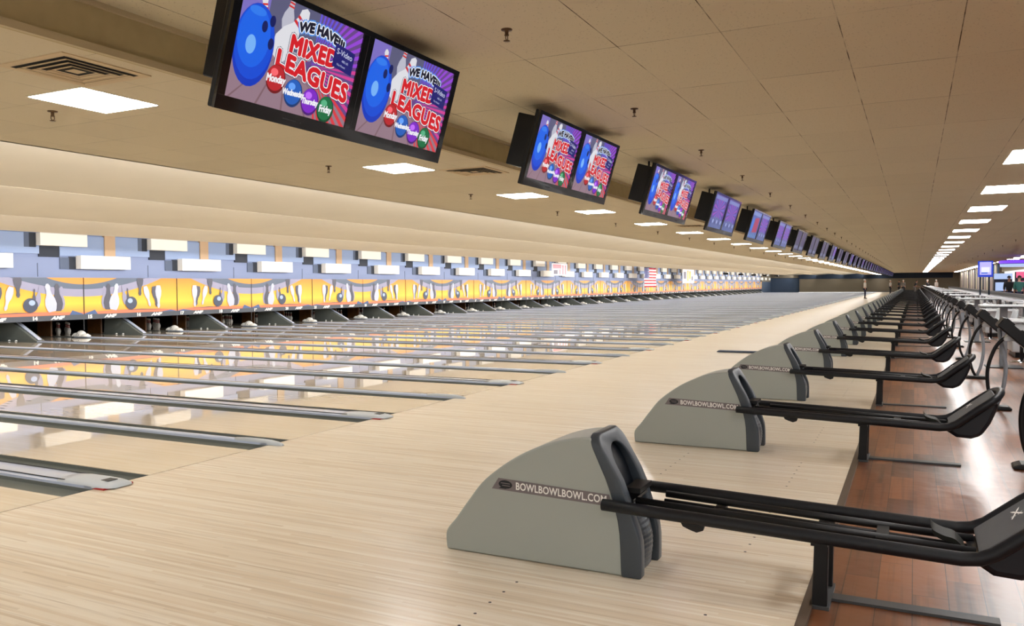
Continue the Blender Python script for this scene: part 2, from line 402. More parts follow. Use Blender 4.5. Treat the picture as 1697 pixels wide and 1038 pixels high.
for k in range(K0, K1):
    for side in (-1, 1):
        n_ = lane_num(k, side); yc = yW(k)+side*(WG/2+LANE/2)
        root = empty('bowling_lane', 'glossy maple bowling lane running to the pins under number %d' % n_, 'bowling lane', (0, yc, 0), GRP)
        link('lane_bed', lane_me, root)
        for s_ in (-1, 1):
            link('gutter', gut, root, loc=(0, s_*(LANE/2+GW/2+.0005), 0))

def capping(w, tip, wide):
    h = .034; out = []
    m_ = MB(); n = 8
    prof = [(-w/2, -.004), (-w/2, h*.45)]+[(-w/2+w*i/n, h*.45+h*.55*math.sin(PI*i/n)**.5) for i in range(1, n)]+[(w/2, h*.45), (w/2, -.004)]
    vs = []
    xe_ = -21.22 if wide else X_END+2.8
    for x in (xe_, XF-.02): vs += [(x, y, z) for y, z in prof]
    L = len(prof); m_.add(vs, [(i, i+1, L+i+1, L+i) for i in range(L-1)], MT['cap'], False)
    m_.poly(vs[:L], MT['cap']); m_.box(xe_, XF-.02, -w/2+.003, w/2-.003, -.12, -.003, MT['gutter'])
    if wide: m_.box(xe_, XF-.35, -w/2+.022, -w/2+.028, h*.8, h+.0, MT['groove']); m_.box(xe_, XF-.35, w/2-.028, w/2-.022, h*.8, h+.0, MT['groove'])
    me = m_.mesh('capping_top')
    # rounded nose at the foul line
    e = MB(); xs = [XF-.42, XF-.3, XF-.1, XF+.02, XF+tip*.6, XF+tip*.9, XF+tip]
    hs = [1.02, 1.3, 1.35, 1.25, .95, .6, .12]; ws = [.97, .99, 1.0, 1.0, .93, .76, .5]
    vs = []
    for x, hh, ww in zip(xs, hs, ws):
        base = -.02 if x < XF+.01 else (.011 if wide else .001)
        vs += [(x, y*ww, (base if (z < 0) else z*hh+.002)) for y, z in prof]
    fs = []
    for j in range(len(xs)-1): fs += [(j*L+i, j*L+i+1, (j+1)*L+i+1, (j+1)*L+i) for i in range(L-1)]
    e.add(vs, fs, MT['cap_end'], True); e.poly(vs[-L:], MT['cap_end']); e.poly(vs[:L], MT['cap_end'])
    me2 = e.mesh('end_cap')
    r_ = None
    if wide:
        q = MB(); q.box(XF-.30, XF+tip*.72, -w/2+.001, w/2-.001, .0005, .0125, MT['red']); r_ = q.mesh('red_skirt')
        q = MB(); q.box(XF-.03, XF+.05, -.04, .04, h*1.25, h*1.36, MT['groove'])
        r2 = q.mesh('badge')
        return me, me2, r_, r2
    return me, me2, None, None
CW = capping(WG-.47, .15, True); CN = capping(NG-.47+.002, .15, False)
for k in range(K0, K1):
    a_, b_ = lane_num(k, -1), lane_num(k, 1)
    root = empty('ball_return_capping', 'wide silver capping with red skirt between lanes %d and %d' % (a_, b_), 'lane divider', (0, yW(k), 0), 'wide lane dividers')
    link('capping_top', CW[0], root); link('end_cap', CW[1], root, label='pale grey rounded end piece'); link('red_skirt', CW[2], root, label='red skirt under the end')
    if k < 8: link('badge', CW[3], root)
    root = empty('divider_capping', 'narrow silver capping between lanes %d and %d' % (b_, b_+1), 'lane divider', (0, yN(k), 0), 'narrow lane dividers')
    link('capping_top', CN[0], root); link('end_cap', CN[1], root)

# ================================================================== BALL RETURNS
def smooth_curve(pts, n=24):
    """Catmull-Rom through 2D/3D points"""
    pts = [Vector(p) for p in pts]; out = []
    m_ = len(pts)-1
    for i in range(m_):
        p0 = pts[max(i-1, 0)]; p1 = pts[i]; p2 = pts[i+1]; p3 = pts[min(i+2, m_)]
        for j in range(n//m_+1):
            t = j/(n//m_+1)
            out.append(.5*((2*p1)+(-p0+p2)*t+(2*p0-5*p1+4*p2-p3)*t*t+(-p0+3*p1-3*p2+p3)*t**3))
    out.append(pts[-1]); return out
TOPC = smooth_curve([(-2.300, .003), (-2.302, .10), (-2.239, .182), (-2.164, .284), (-2.059, .41), (-1.886, .539), (-1.711, .625), (-1.57, .667), (-1.455, .682)], 40)
FRC = [(-1.455, .682), (-1.415, .59), (-1.362, .476), (-1.314, .33), (-1.292, .21), (-1.284, .003)]
BKC = [(-1.19, 0), (-1.192, .18), (-1.232, .30), (-1.282, .45), (-1.338, .55), (-1.385, .63), (-1.42, .69)]
HW = .178
def lerp_curve(c, z):
    c = sorted(c, key=lambda q: q[1])
    if z <= c[0][1]: return c[0][0]
    for a, b_ in zip(c, c[1:]):
        if z <= b_[1]:
            t = (z-a[1])/(b_[1]-a[1]); return a[0]+(b_[0]-a[0])*t
    return c[-1][0]
BKS = [(v.x, v.y) for v in smooth_curve(BKC, 24)]; FRS = [(v.x, v.y) for v in smooth_curve(FRC, 20)]
def make_return():
    root = empty('ball_return', '', 'ball return', (0, 0, 0), 'ball returns in a row along the approach')
    b = MB(); prof = [(v.x, v.y) for v in TOPC]+FRS[1:]
    b.prism(prof, -HW, HW, MT['hood']); hood = b.build('hood', root, bevel=.022, seg=3, label='domed pale grey housing')
    # sticker with lettering on the side towards the camera
    def side(u_, v_):   # u along the sticker, v up; sticker slopes slightly
        return (-1.68+u_, -HW-.0022, .386+v_-u_*.033)
    s_ = MB(); s_.poly([side(-.335, -.030), side(.345, -.030), side(.325, .030), side(-.295, .032)], MT['hood_band'])
    ell = [side(-.253+.040*math.cos(q*PI/12), .002+.022*math.sin(q*PI/12)) for q in range(24)]
    s_.poly([(x, y-.0012, z) for x, y, z in ell], MT['charcoal_dk'])
    s_.poly([(x, y-.0014, z) for x, y, z in [side(-.295, -.022), side(-.245, -.022), side(-.275, -.012)]], MT['charcoal_dk'])
    for q in range(2):
        s_.poly([(x, y-.002, z) for x, y, z in [side(-.282+.008*q, .006-.012*q), side(-.226, .006-.012*q), side(-.226, .010-.012*q), side(-.278+.008*q, .010-.012*q)]], MT['hood_band'])
    s_.build('sticker', root, label='mauve grey sticker with dark oval mark')
    t_ = MB(); put_text(t_, 'BOWLBOWLBOWL.COM', .054, MT['hood_text'], lambda a, c: (lambda q: (q[0], q[1]-.0016, q[2]))(side(.060+a*.80, c)), offset=.0012, sp=1.06)
    t_.build('lettering', root, label='white capital lettering')
    # mirrored set on the far side
    # rear frame arch
    n = 28; outer = []; inner = []; ow, iw, zt, zi, rc = .186, .118, .70, .635, .07
    def arch(w, z, rr, z0):
        pts = [(-w, z0), (-w, (z0+z-rr)/3*1), (-w, (z-rr)*.66)]
        pts = [(-w, z0+(z-rr-z0)*i/9) for i in range(9)]
        pts += [(-w+rr-rr*math.cos(a), z-rr+rr*math.sin(a)) for a in [PI/2*i/6 for i in range(7)]]
        pts += [(0, z)]
        return pts+[(-y, z_) for y, z_ in pts[-2::-1]]
    o_ = arch(ow, zt, rc, 0); i_ = arch(iw, zi, .11, 0)
    b = MB()
    def bx(z): return lerp_curve(BKS, z)
    def fx(z): return lerp_curve(FRS, z)-.012
    N_ = len(o_)
    ob = [(bx(z), y, z) for y, z in o_]; ib = [(bx(z), y, z) for y, z in i_]
    of = [(min(fx(z), bx(z)-.03), y, z) for y, z in o_]; if_ = [(min(fx(z), bx(z)-.03)+.015, y, z) for y, z in i_]
    vs = ob+ib+of+if_; fs = []
    for j in range(N_-1):
        fs += [(j, j+1, N_+j+1, N_+j), (2*N_+j, 3*N_+j, 3*N_+j+1, 2*N_+j+1), (j, 2*N_+j, 2*N_+j+1, j+1), (N_+j, N_+j+1, 3*N_+j+1, 3*N_+j)]
    fs += [(0, N_, 3*N_, 2*N_), (N_-1, 3*N_-1, 4*N_-1, 2*N_-1)]
    b.add(vs, fs, MT['charcoal'], True)
    b.build('frame', root, bevel=.012, seg=3, label='charcoal arch-shaped rear frame')
    # throat of the ball exit
    b = MB(); b.box(-1.40, -1.30, -iw, iw, .30, .345, MT['charcoal_dk'])
    z0, z1 = .33, .64
    pr = [(bx(z0)-.105, z0), (bx(z1)-.075, z1), (bx(z1)-.06, z1), (bx(z0)-.085, z0)]
    ft = [(x+.006, z) for x, z in FRS if z < .672][::-1]
    b.prism(ft+[(x+.004, z) for x, z in ft[::-1]], -.15, .15, MT['charcoal_dk'])
    b.prism([(-1.40, .33), (-1.37, .47), (-1.35, .47), (-1.30, .33)], -.035, .02, MT['black'])
    b.box(-1.34, -1.25, -iw, iw, .36, .375, MT['rail']); b.box(-1.30, -1.22, -iw+.02, iw-.02, .405, .43, MT['rail'])
    b.build('ball_exit', root, label='dark opening for the balls')
    # ribbed lower panel, bulging a little between the legs
    b = MB(); K = 26; vs = []; m2 = 9
    for i in range(K+1):
        z = .012+i*(.335-.012)/K; rib = .003 if i % 2 else 0
        for j in range(m2):
            y = -iw+2*iw*j/(m2-1); vs.append((bx(z)-.035+.03*math.sin(PI*j/(m2-1))*math.sin(PI*min(1, (i+4)/(K+4)))+rib*(1 if 1 < j < m2-2 else 0), y, z))
    fs = [(i*m2+j, i*m2+j+1, (i+1)*m2+j+1, (i+1)*m2+j) for i in range(K) for j in range(m2-1)]
    b.add(vs, fs, MT['charcoal']); b.build('ribbed_panel', root, label='ribbed charcoal lower panel')
    # rack: outer padded tube, one loop
    hw = .237
    def zr(x): return .368-(x+1.37)*.030
    side_pts = [(-1.37, zr(-1.37)), (-1.0, zr(-1.0)), (-.5, zr(-.5)), (0, zr(0)), (.18, zr(.18)), (.245, .330), (.30, .358), (.36, .408), (.44, .475), (.52, .535)]
    near = [(x, -hw, z) for x, z in side_pts]
    xe, ze = .52, .535
    arc = []
    for i in range(1, 12):
        a = PI*i/12; sx_ = math.sin(a)
        arc.append((xe+.085*sx_, -hw*math.cos(a)*1.0, ze+.065*sx_))
    far_ = [(x, hw, z) for x, z in side_pts][::-1]
    b = MB(); b.tube(near+arc+far_, .029, MT['tube'], 14); b.build('rack_rim', root, label='thick black padded rim looping round the rack')
    for y, dz_, rr_ in ((-.10, 0, .018), (-.065, -.026, .009), (.06, -.026, .009), (.092, 0, .018)):
        b = MB(); b.tube([(-1.24 if y < 0 else -1.14, y, .370+dz_), (.24, y, .320+dz_)], rr_, MT['rail'], 8); b.build('ball_rail', root)
    for x in (-.86, -.12): b = MB(); b.box(x-.025, x+.025, -.13, .13, .315, .338, MT['rail']); b.build('crossbar', root)
    b = MB(); b.box(-.405, -.335, -.20, .20, .285, .305, MT['rail']); b.build('post_plate', root)
    b = MB()
    b.prism([(-.99, .345), (-.86, .345), (-.875, .30), (-.905, .288), (-.94, .298), (-.97, .31)], -hw+.0, -hw+.02, MT['rail'])
    b.build('side_hook', root)
    for y in (-.155, .115):
        b = MB(); b.prism([(-.405, 0), (-.34, 0), (-.335, .30), (-.395, .30)], y, y+.045, MT['rail']); b.build('leg', root, bevel=.006)
    b = MB(); b.box(-.345, .34, -.035, .04, -.011, .002, MT['base_board']); b.box(-.415, -.33, -.165, .17, -.0115, .004, MT['base_board']); b.build('floor_plate', root, label='flat dark grey strip lying on the planks')
    # end tray
    b = MB(); b.prism([(.255, .318), (.565, .575), (.553, .590), (.245, .338)], -.195, .195, MT['tray']); tr = b.build('tray', root, bevel=.006, label='textured dark grey sloping tray')
    q = MB()
    def onp(u_, v_): return (.36+u_*.767+.0, v_, .4345+u_*.642)   # in the tray plane
    dx, dz = -.642*.006, .767*.006
    def pl(u_, v_): x, y, z = onp(u_, v_); return (x+dx-.012, y, z+dz)
    for ang in (.5, -.5):
        ca, sa = math.cos(ang), math.sin(ang)
        for (u1, v1, u2, v2, t_) in ((-.02, -.09, .02, .06, .006), (-.018, -.05, .018, -.05, .004)):
            pass
        pts = [(-.006, -.085), (.006, -.085), (.008, .04), (.0, .075), (-.008, .04)]
        q.poly([pl((a*ca-c*sa)*.6+.06, (a*sa+c*ca)*.8) for a, c in pts], MT['hood_text'])
        pts = [(-.02, -.055), (.02, -.055), (.02, -.048), (-.02, -.048)]
        q.poly([(x, y, z+.0008) for x, y, z in [pl((a*ca-c*sa)*.6+.06, (a*sa+c*ca)*.8) for a, c in pts]], MT['hood_text'])
    q.build('crossed_swords_mark', tr, label='silver crossed swords emblem')
    b = MB(); prof = [(.20, .305), (.30, .335), (.56, .555), (.585, .50), (.53, .36), (.47, .262), (.40, .235), (.30, .24)]
    b.prism(prof, -.17, .17, MT['charcoal_dk']); b.build('tray_shell', root, bevel=.03, seg=3, label='rounded dark shell under the tray')
    b = MB(); pp = smooth_curve([(.07, .405, 0), (.082, .385, 0), (.12, .368, 0), (.165, .356, 0), (.20, .318, 0)], 16)
    pr = [(v.x, v.y) for v in pp]; pr2 = [(x+.006, z-.024) for x, z in pr][::-1]
    b.prism(pr+pr2, -.085, .055, MT['paddle'], smooth=False); b.build('ball_stop', root, bevel=.004, label='curved olive black ball stop')
    return root
ret0 = make_return()
names_pairs = []
for k in range(0, K1):
    rt = ret0 if k == 0 else copy_tree(ret0)
    rt.location = (0, yW(k), 0)
    rt['label'] = 'grey domed ball return with black rack, %s from the camera in its row' % ordinal(k+1) if k else 'nearest grey domed ball return with black rack, largest in the foreground'

# ================================================================== OVERHEAD MONITORS
# a screen picture in its own (s, t) plane: s 0..1 left to right, t 0..1 bottom to top
SW, SH = .905, .535
def screen_mesh(kind):
    m_ = MB()
    def pt(s_, t_, d=0): return ((d)*.0012, (s_-.5)*SW, (t_-.5)*SH)
    def quad(a, c, e, g_, mt, d=0): m_.poly([pt(a, c, d), pt(e, c, d), pt(e, g_, d), pt(a, g_, d)], mt)
    def poly(pts, mt, d): m_.poly([pt(x, y, d) for x, y in pts], mt)
    asp = SW/SH
    def disc(cx, cy, rx, mt, d, ry=None, n=28): poly([(cx+rx*math.cos(2*PI*i/n), cy+(ry or rx*asp)*math.sin(2*PI*i/n)) for i in range(n)], mt, d)
    def txt(s_, cx, cy, size, mt, d, arch=0, tilt=0, off=0, sx=1.0, grow=0, sp=1):
        sh = [(0, 0)]+([(off*math.cos(q*PI/4), off*math.sin(q*PI/4)) for q in range(8)] if off > .001 else [])
        for q, (ox_, oy_) in enumerate(sh):
            def fn(a, c):
                x = a*sx; y = c*(1+grow*a)
                y2 = y+tilt*x-arch*x*x
                return ((d)*.0012+q*.00001, (cx-.5)*SW+x+ox_, (cy-.5)*SH+y2+oy_)
            put_text(m_, s_, size, mt, fn, sp=sp)
    E = lambda r_, g_, b_, s_=1.0: em('screen_%d_%d_%d' % (r_, g_, b_), srgb(r_, g_, b_), s_*.74)
    if not hasattr(screen_mesh, 'c'): screen_mesh.c = {}
    def c(r_, g_, b_):
        k = (r_, g_, b_)
        if k not in screen_mesh.c: screen_mesh.c[k] = E(*k)
        return screen_mesh.c[k]
    if kind == 'league':
        quad(0, 0, 1, 1, c(104, 70, 136))
        quad(0, .0, .34, 1, c(126, 112, 196), .5); quad(.2, .55, .62, 1, c(92, 92, 124), .6)
        # lane boards at the foot
        poly([(0, 0), (1, 0), (1, .1), (.55, .42), (.25, .5), (0, .42)], c(150, 122, 136), 1)
        for q in range(5): poly([(.02+.2*q, 0), (.035+.2*q, 0), (.30+.05*q, .44), (.295+.05*q, .44)], c(128, 98, 106), 1.3)
        # burst of rays from the middle right
        cx, cy = .60, .50
        for i in range(26):
            a0 = -1.25+i*2.9/26; a1 = a0+1.45/26
            col = [c(222, 60, 70), c(214, 64, 150), c(150, 70, 214), c(104, 84, 220)][min(3, i*4//26)]
            R_ = .75
            p1, p2 = [(cx+R_*math.cos(a), cy+R_*math.sin(a)*asp) for a in (a0, a1)]
            cl = lambda p_: (min(.999, max(0, p_[0])), min(.999, max(.0, p_[1])))
            def clipray(p_):
                x, y = p_; t_ = 1
                if x > 1: t_ = min(t_, (1-cx)/(x-cx))
                if y > 1: t_ = min(t_, (1-cy)/(y-cy))
                if y < 0: t_ = min(t_, (0-cy)/(y-cy))
                return cx+(x-cx)*t_, cy+(y-cy)*t_
            poly([(cx, cy), clipray(p1), clipray(p2)], col, 1.6)
        base = [c(176, 50, 110), c(134, 52, 160)]
        # pins
        def pin(cx, cy, h, ang, d, body=(226, 226, 232)):
            prof = [(.0, .13), (.08, .17), (.25, .235), (.45, .2), (.62, .11), (.78, .085), (.9, .11), (1, .04)]
            L_ = [(w_*h, t_*h) for t_, w_ in prof]; pts = [(-x, y) for x, y in L_]+[(x, y) for x, y in L_[::-1]]
            ca, sa = math.cos(ang), math.sin(ang)
            tr = lambda x, y: (cx+(x*ca-y*sa), cy+(x*sa+y*ca)*asp)
            poly([tr(x, y) for x, y in pts], c(*body), d)
            for t_ in (.66, .76):
                w_ = .105*h if t_ < .7 else .095*h
                poly([tr(-w_, t_*h), tr(w_, t_*h), tr(w_, (t_+.05)*h), tr(-w_, (t_+.05)*h)], c(214, 44, 44), d+.4)
        pin(.20, .62, .20, .25, 2); pin(.34, .72, .20, -.1, 2, (190, 190, 205)); pin(.30, .46, .36, -.55, 2.6)
        pin(.36, .40, .26, -1.1, 2.2, (170, 170, 186))
        # the big blue ball
        disc(.135, .50, .145, c(8, 56, 190), 4, .37); disc(.135, .53, .138, c(10, 76, 216), 4.2, .335); disc(.125, .57, .115, c(20, 100, 234), 4.4, .27); disc(.11, .50, .036, c(120, 180, 250), 4.8, .085)
        disc(.12, .80, .06, c(46, 124, 240), 4.6, .04)
        for x, y in ((.185, .69), (.235, .76), (.25, .56)): disc(x, y, .021, c(6, 20, 90), 4.9, .052)
        # lettering
        for off, mt, d in ((.018, c(70, 150, 240), 5), (.011, c(240, 244, 252), 5.4), (.0048, c(14, 16, 40), 5.8)): txt('WE HAVE!!!', .64, .845, .066, mt, d, arch=.9, off=off, sx=1.08, tilt=-.03)
        for off, mt, d in ((.017, c(30, 24, 70), 6), (.0135, c(244, 244, 248), 6.4), (.0075, c(214, 22, 36), 6.8)): txt('MIXED', .595, .625, .120, mt, d, off=off, sx=1.0, tilt=0.0, sp=1.05)
        for off, mt, d in ((.017, c(30, 24, 70), 7), (.0135, c(244, 244, 248), 7.4), (.0075, c(214, 22, 36), 7.8)): txt('LEAGUES', .63, .395, .125, mt, d, off=off, sx=1.12, tilt=-.12, grow=.35, sp=1.05)
        for (x, y, col, s_) in ((.335, .27, (190, 36, 44), 'Monday'), (.49, .19, (34, 96, 190), 'Wednesday'), (.64, .155, (128, 40, 200), 'Thursday'), (.785, .125, (20, 112, 66), 'Friday')):
            disc(x, y, .075, c(*[v*6//10 for v in col]), 8, .135); disc(x-.003, y+.01, .068, c(*col), 8.3, .12); disc(x-.02, y+.06, .028, c(*[min(255, v+70) for v in col]), 8.5, .035)
            sz = .052 if len(s_) < 8 else .042
            txt(s_, x, y, sz, c(246, 246, 250), 8.8, off=.0022, sx=.80, tilt=.04)
        poly([(.76, .57), (.95, .53), (.95, .76), (.76, .80)], c(24, 24, 110), 9)
        txt('S-Video', .855, .715, .044, c(220, 226, 250), 9.4, tilt=-.1); txt('480i 60', .87, .64, .019, c(190, 196, 230), 9.4, tilt=-.1); txt('Not Rated', .84, .595, .017, c(190, 196, 230), 9.4, tilt=-.1)
    elif kind == 'violet':
        quad(0, 0, 1, 1, c(84, 66, 148))
        for i in range(16):
            a0 = i*2*PI/16; poly([(.5, .55), (.5+.42*math.cos(a0), .55+.40*math.sin(a0)), (.5+.42*math.cos(a0+.2), .55+.40*math.sin(a0+.2))], c(160, 74, 190) if i % 2 else c(112, 96, 200), 1)
        poly([(0, 0), (1, 0), (1, .26), (.5, .34), (0, .26)], c(90, 104, 160), 2)
        for q in range(6): disc(.12+.15*q, .16+.04*(q % 2), .05, c(170, 180, 224) if q % 2 else c(60, 70, 130), 3, .06)
        quad(.04, .86, .96, .97, c(120, 130, 190), 2)
    elif kind == 'redblue':
        quad(0, 0, 1, 1, c(72, 92, 168))
        poly([(.35, .2), (.9, .25), (.85, .8), (.4, .75)], c(170, 48, 90), 1); quad(.04, .84, .96, .97, c(120, 140, 200), 1)
        disc(.2, .5, .12, c(40, 110, 210), 2, .26)
        for q in range(5): poly([(.05+.19*q, .04), (.14+.19*q, .04), (.2+.17*q, .24)], c(120, 170, 200), 2)
    else:
        quad(0, 0, 1, 1, c(58, 54, 84))
        for q in range(8): poly([(.06+.11*q, .3), (.10+.11*q, .3), (.13+.11*q, .92), (.09+.11*q, .92)], c(98, 84, 128) if q % 2 else c(80, 74, 110), 1)
        for q in range(4): disc(.18+.2*q, .17, .07, c(130, 136, 170), 2, .10)
    return m_.mesh('screen_picture')
SCR = {k: screen_mesh(k) for k in ('league', 'violet', 'redblue', 'dim')}
# housing mesh in its own frame: face plane x = 0, y across, z up; tilted afterwards
MWD, MHT = 2.008, .632
TILT = math.atan2(.18, .60)
def monitor_parts():
    b = MB(); d = .04
    b.box(-d, -.008, -MWD/2, MWD/2, -MHT/2, MHT/2, MT['black'])
    body = b.mesh('casing')
    b = MB(); ym = .017; be = .032
    zb, zt = -MHT/2+.068, MHT/2-.029
    b.box(-.008, .010, -MWD/2, MWD/2, zt, MHT/2, MT['bezel']); b.box(-.008, .010, -MWD/2, MWD/2, -MHT/2, zb, MT['bezel'])
    for y0, y1 in ((-MWD/2, -MWD/2+.05), (-.049, .049), (MWD/2-.05, MWD/2)): b.box(-.008, .0095, y0, y1, zb, zt, MT['bezel'])
    b.box(.0098, .011, -.002, .002, zb, zt, MT['groove'])
    bez = b.mesh('bezel')
    q = MB(); 
    for yc in (-.5, .5): q.box(.0101, .0112, yc-.05, yc+.05, -MHT/2+.028, -MHT/2+.036, MT['groove']); q.poly([(.0115, yc+.075, -MHT/2+.026), (.0115, yc+.095, -MHT/2+.026), (.0115, yc+.085, -MHT/2+.038)], MT['groove'])
    mk = q.mesh('maker_mark')
    q = MB(); q.box(-.27, -d-.001, -.28, .28, -.18, .27, MT['black'])
    arm = q.mesh('mounting_box')
    return body, bez, mk, arm
MP = monitor_parts()
SCALE = (.94,)
def make_monitor(k, kinds):
    yc = 3.840+k*P
    root = empty('score_monitor', '', 'monitor', (-2.885, yc, 2.603), 'twin score monitors hanging over the approach')
    root.rotation_euler = (0, TILT, 0)
    link('casing', MP[0], root, bevel=.008); link('bezel', MP[1], root, bevel=.003)
    if k < 4: link('maker_mark', MP[2], root)
    for s_ in (-1, 1): link('mounting_box', MP[3], root, bevel=.01, loc=(0, .58*s_, 0))
    for s_, kd in ((-1, kinds[0]), (1, kinds[1])):
        link('screen', SCR[kd], root, loc=(0.0, s_*.5015, .0195))
    # hanger straight to the ceiling
    b = MB(); 
    for y in (-.55, .55): b.tube([(-.20, y, .2), (-.20-.07, y, .46)], .014, MT['rail'], 8)
    link('hanger', b.mesh('hanger') if k == 0 else HM[0], root) if k else HM.append(link('hanger', b.mesh('hanger'), root).data)
    return root
HM = []
SEQ = [('league', 'league'), ('league', 'league'), ('league', 'league'), ('violet', 'violet'), ('redblue', 'violet'), ('violet', 'violet'), ('dim', 'dim'), ('dim', 'dim')]
DESC = ['bright poster of a blue ball', 'bright poster of a blue ball', 'bluish poster', 'violet picture', 'red and blue picture', 'violet picture', 'dim picture', 'dim picture']
for k in range(K1):
    sq = SEQ[k] if k < 8 else ('dim', 'violet' if k % 3 == 0 else 'dim')
    m_ = make_monitor(k, sq)
    m_['label'] = ('nearest and largest twin score monitor, showing a blue ball poster twice' if k == 0 else
                   'black twin score monitor with %s, %s from the camera' % (DESC[k] if k < 8 else 'dim picture', ordinal(k+1)))

# ================================================================== CEILING FITTINGS
def troffer(w, l):
    b = MB(); fr = .012
    for x0, x1, y0, y1 in ((-w/2-fr, w/2+fr, -l/2-fr, -l/2), (-w/2-fr, w/2+fr, l/2, l/2+fr), (-w/2-fr, -w/2, -l/2, l/2), (w/2, w/2+fr, -l/2, l/2)): b.box(x0, x1, y0, y1, -.004, .0, MT['lframe'])
    f_ = b.mesh('light_frame'); b = MB(); b.box(-w/2, w/2, -l/2, l/2, -.006, -.001, MT['light']); return f_, b.mesh('diffuser')
T1 = troffer(.54, .58); T2 = troffer(.64, 1.22)
LY = [3.771, 7.452, 10.57, 13.53]; 
while LY[-1] < YFAR-4: LY.append(LY[-1]+3.35)
LY = [-3.2, .3]+LY
i_ = 0
for y in LY:
    i_ += 1; vis = y > 2
    lb = 'square ceiling light over the foul line, %s from the camera' % ordinal(i_-2) if vis else 'square ceiling light over the foul line, behind the camera'
    root = empty('ceiling_light', lb, 'ceiling light', (-5.055, y, ZL), 'square ceiling lights over the foul line')
    link('light_frame', T1[0], root); link('diffuser', T1[1], root, label='glowing white diffuser')
y = 11.85; n_ = 0
ys = [11.85-4*3, 11.85-8, 11.85-4]
ys = [-4.15, -.15, 3.85, 7.85]
while y < YFAR-3: ys.append(y); y += 4.0
for y in ys:
    n_ += 1
    root = empty('ceiling_light', 'long ceiling light over the seating, %s along its row' % ordinal(n_), 'ceiling light', (1.34, y, ZS), 'long ceiling lights over the seating')
    link('light_frame', T2[0], root); link('diffuser', T2[1], root, label='glowing white diffuser')
n_ = 0; y = 1.0
while y < YFAR-3:
    n_ += 1
    root = empty('ceiling_light', 'long ceiling light over the concourse at the right, %s along its row' % ordinal(n_), 'ceiling light', (6.0 if y < 76 else 5.5, y, ZS), 'ceiling lights over the concourse')
    link('light_frame', T2[0], root); link('diffuser', T2[1], root, label='glowing white diffuser')
    y += 4.0
# air diffusers
b = MB(); b.box(-.29, .29, -.29, .29, -.006, .0, MT['vent']); plate = b.mesh('vent_plate')
q = MB(); zz = -.007
for i, rr in enumerate((.24, .185, .13, .075)):
    for rot in range(4):
        a = rot*PI/2; ca, sa = math.cos(a), math.sin(a)
        T = lambda x, y, z: (x*ca-y*sa, x*sa+y*ca, z)
        w_ = .034
        q.add([T(-rr, -rr, zz), T(rr, -rr, zz), T(rr-w_, -rr+w_, zz-.0), T(-rr+w_, -rr+w_, zz)], [(0, 1, 2, 3)], MT['pit'])
slots = q.mesh('slots')
q = MB()
for i, rr in enumerate((.21, .155, .10)):
    for rot in range(4):
        a = rot*PI/2; ca, sa = math.cos(a), math.sin(a)
        T = lambda x, y, z: (x*ca-y*sa, x*sa+y*ca, z)
        q.add([T(-rr, -rr, -.007), T(rr, -rr, -.007), T(rr+.010, -rr-.010, -.014), T(-rr-.010, -rr-.010, -.014)], [(0, 1, 2, 3)], MT['vent'])
blades = q.mesh('blades')
for n_, (x, y) in enumerate([(-4.45, 3.2), (-4.45, 8.05), (-4.45, 17.9)]):
    root = empty('air_vent', ['large square air vent beside the nearest ceiling light', 'square air vent just past the first monitors', 'small far square air vent beyond the second monitors'][n_], 'air vent', (x, y, ZL), 'square air vents in the ceiling')
    link('vent_plate', plate, root); link('slots', slots, root); link('blades', blades, root)
# sprinklers
b = MB(); b.lathe([(.0, .0), (.035, .0), (.033, -.006), (.012, -.008), (.011, -.03), (.014, -.032), (.014, -.038), (.006, -.04)], MT['brass'], n=14)
b.tube([(0, -.012, -.036), (0, -.014, -.055), (0, -.004, -.066)], .003, MT['brass'], 6); b.tube([(0, .012, -.036), (0, .014, -.055), (0, .004, -.066)], .003, MT['brass'], 6)
b.lathe([(.004, -.064), (.02, -.068), (.02, -.071), (.0, -.072)], MT['brass'], n=14); spr = b.mesh('sprinkler')
for n_ in range(38):
    y = 4.45+2.50*n_
    tag(link('sprinkler', spr, loc=(-2.23, y, ZS)), 'brass sprinkler head over the seating side, %s from the camera' % ordinal(n_+1), 'sprinkler', 'sprinklers on the seating ceiling')
for n_ in range(34):
    y = 3.85+3.10*n_
    tag(link('sprinkler', spr, loc=(-5.62, y, ZL)), 'brass sprinkler head beside the square lights, %s from the camera' % ordinal(n_+1), 'sprinkler', 'sprinklers on the lane ceiling')
for n_ in range(12):
    y = 30+5.0*n_
    tag(link('sprinkler', spr, loc=(3.3, y, ZS)), 'brass sprinkler head over the concourse tables, %s along' % ordinal(n_+1), 'sprinkler', 'sprinklers over the concourse')

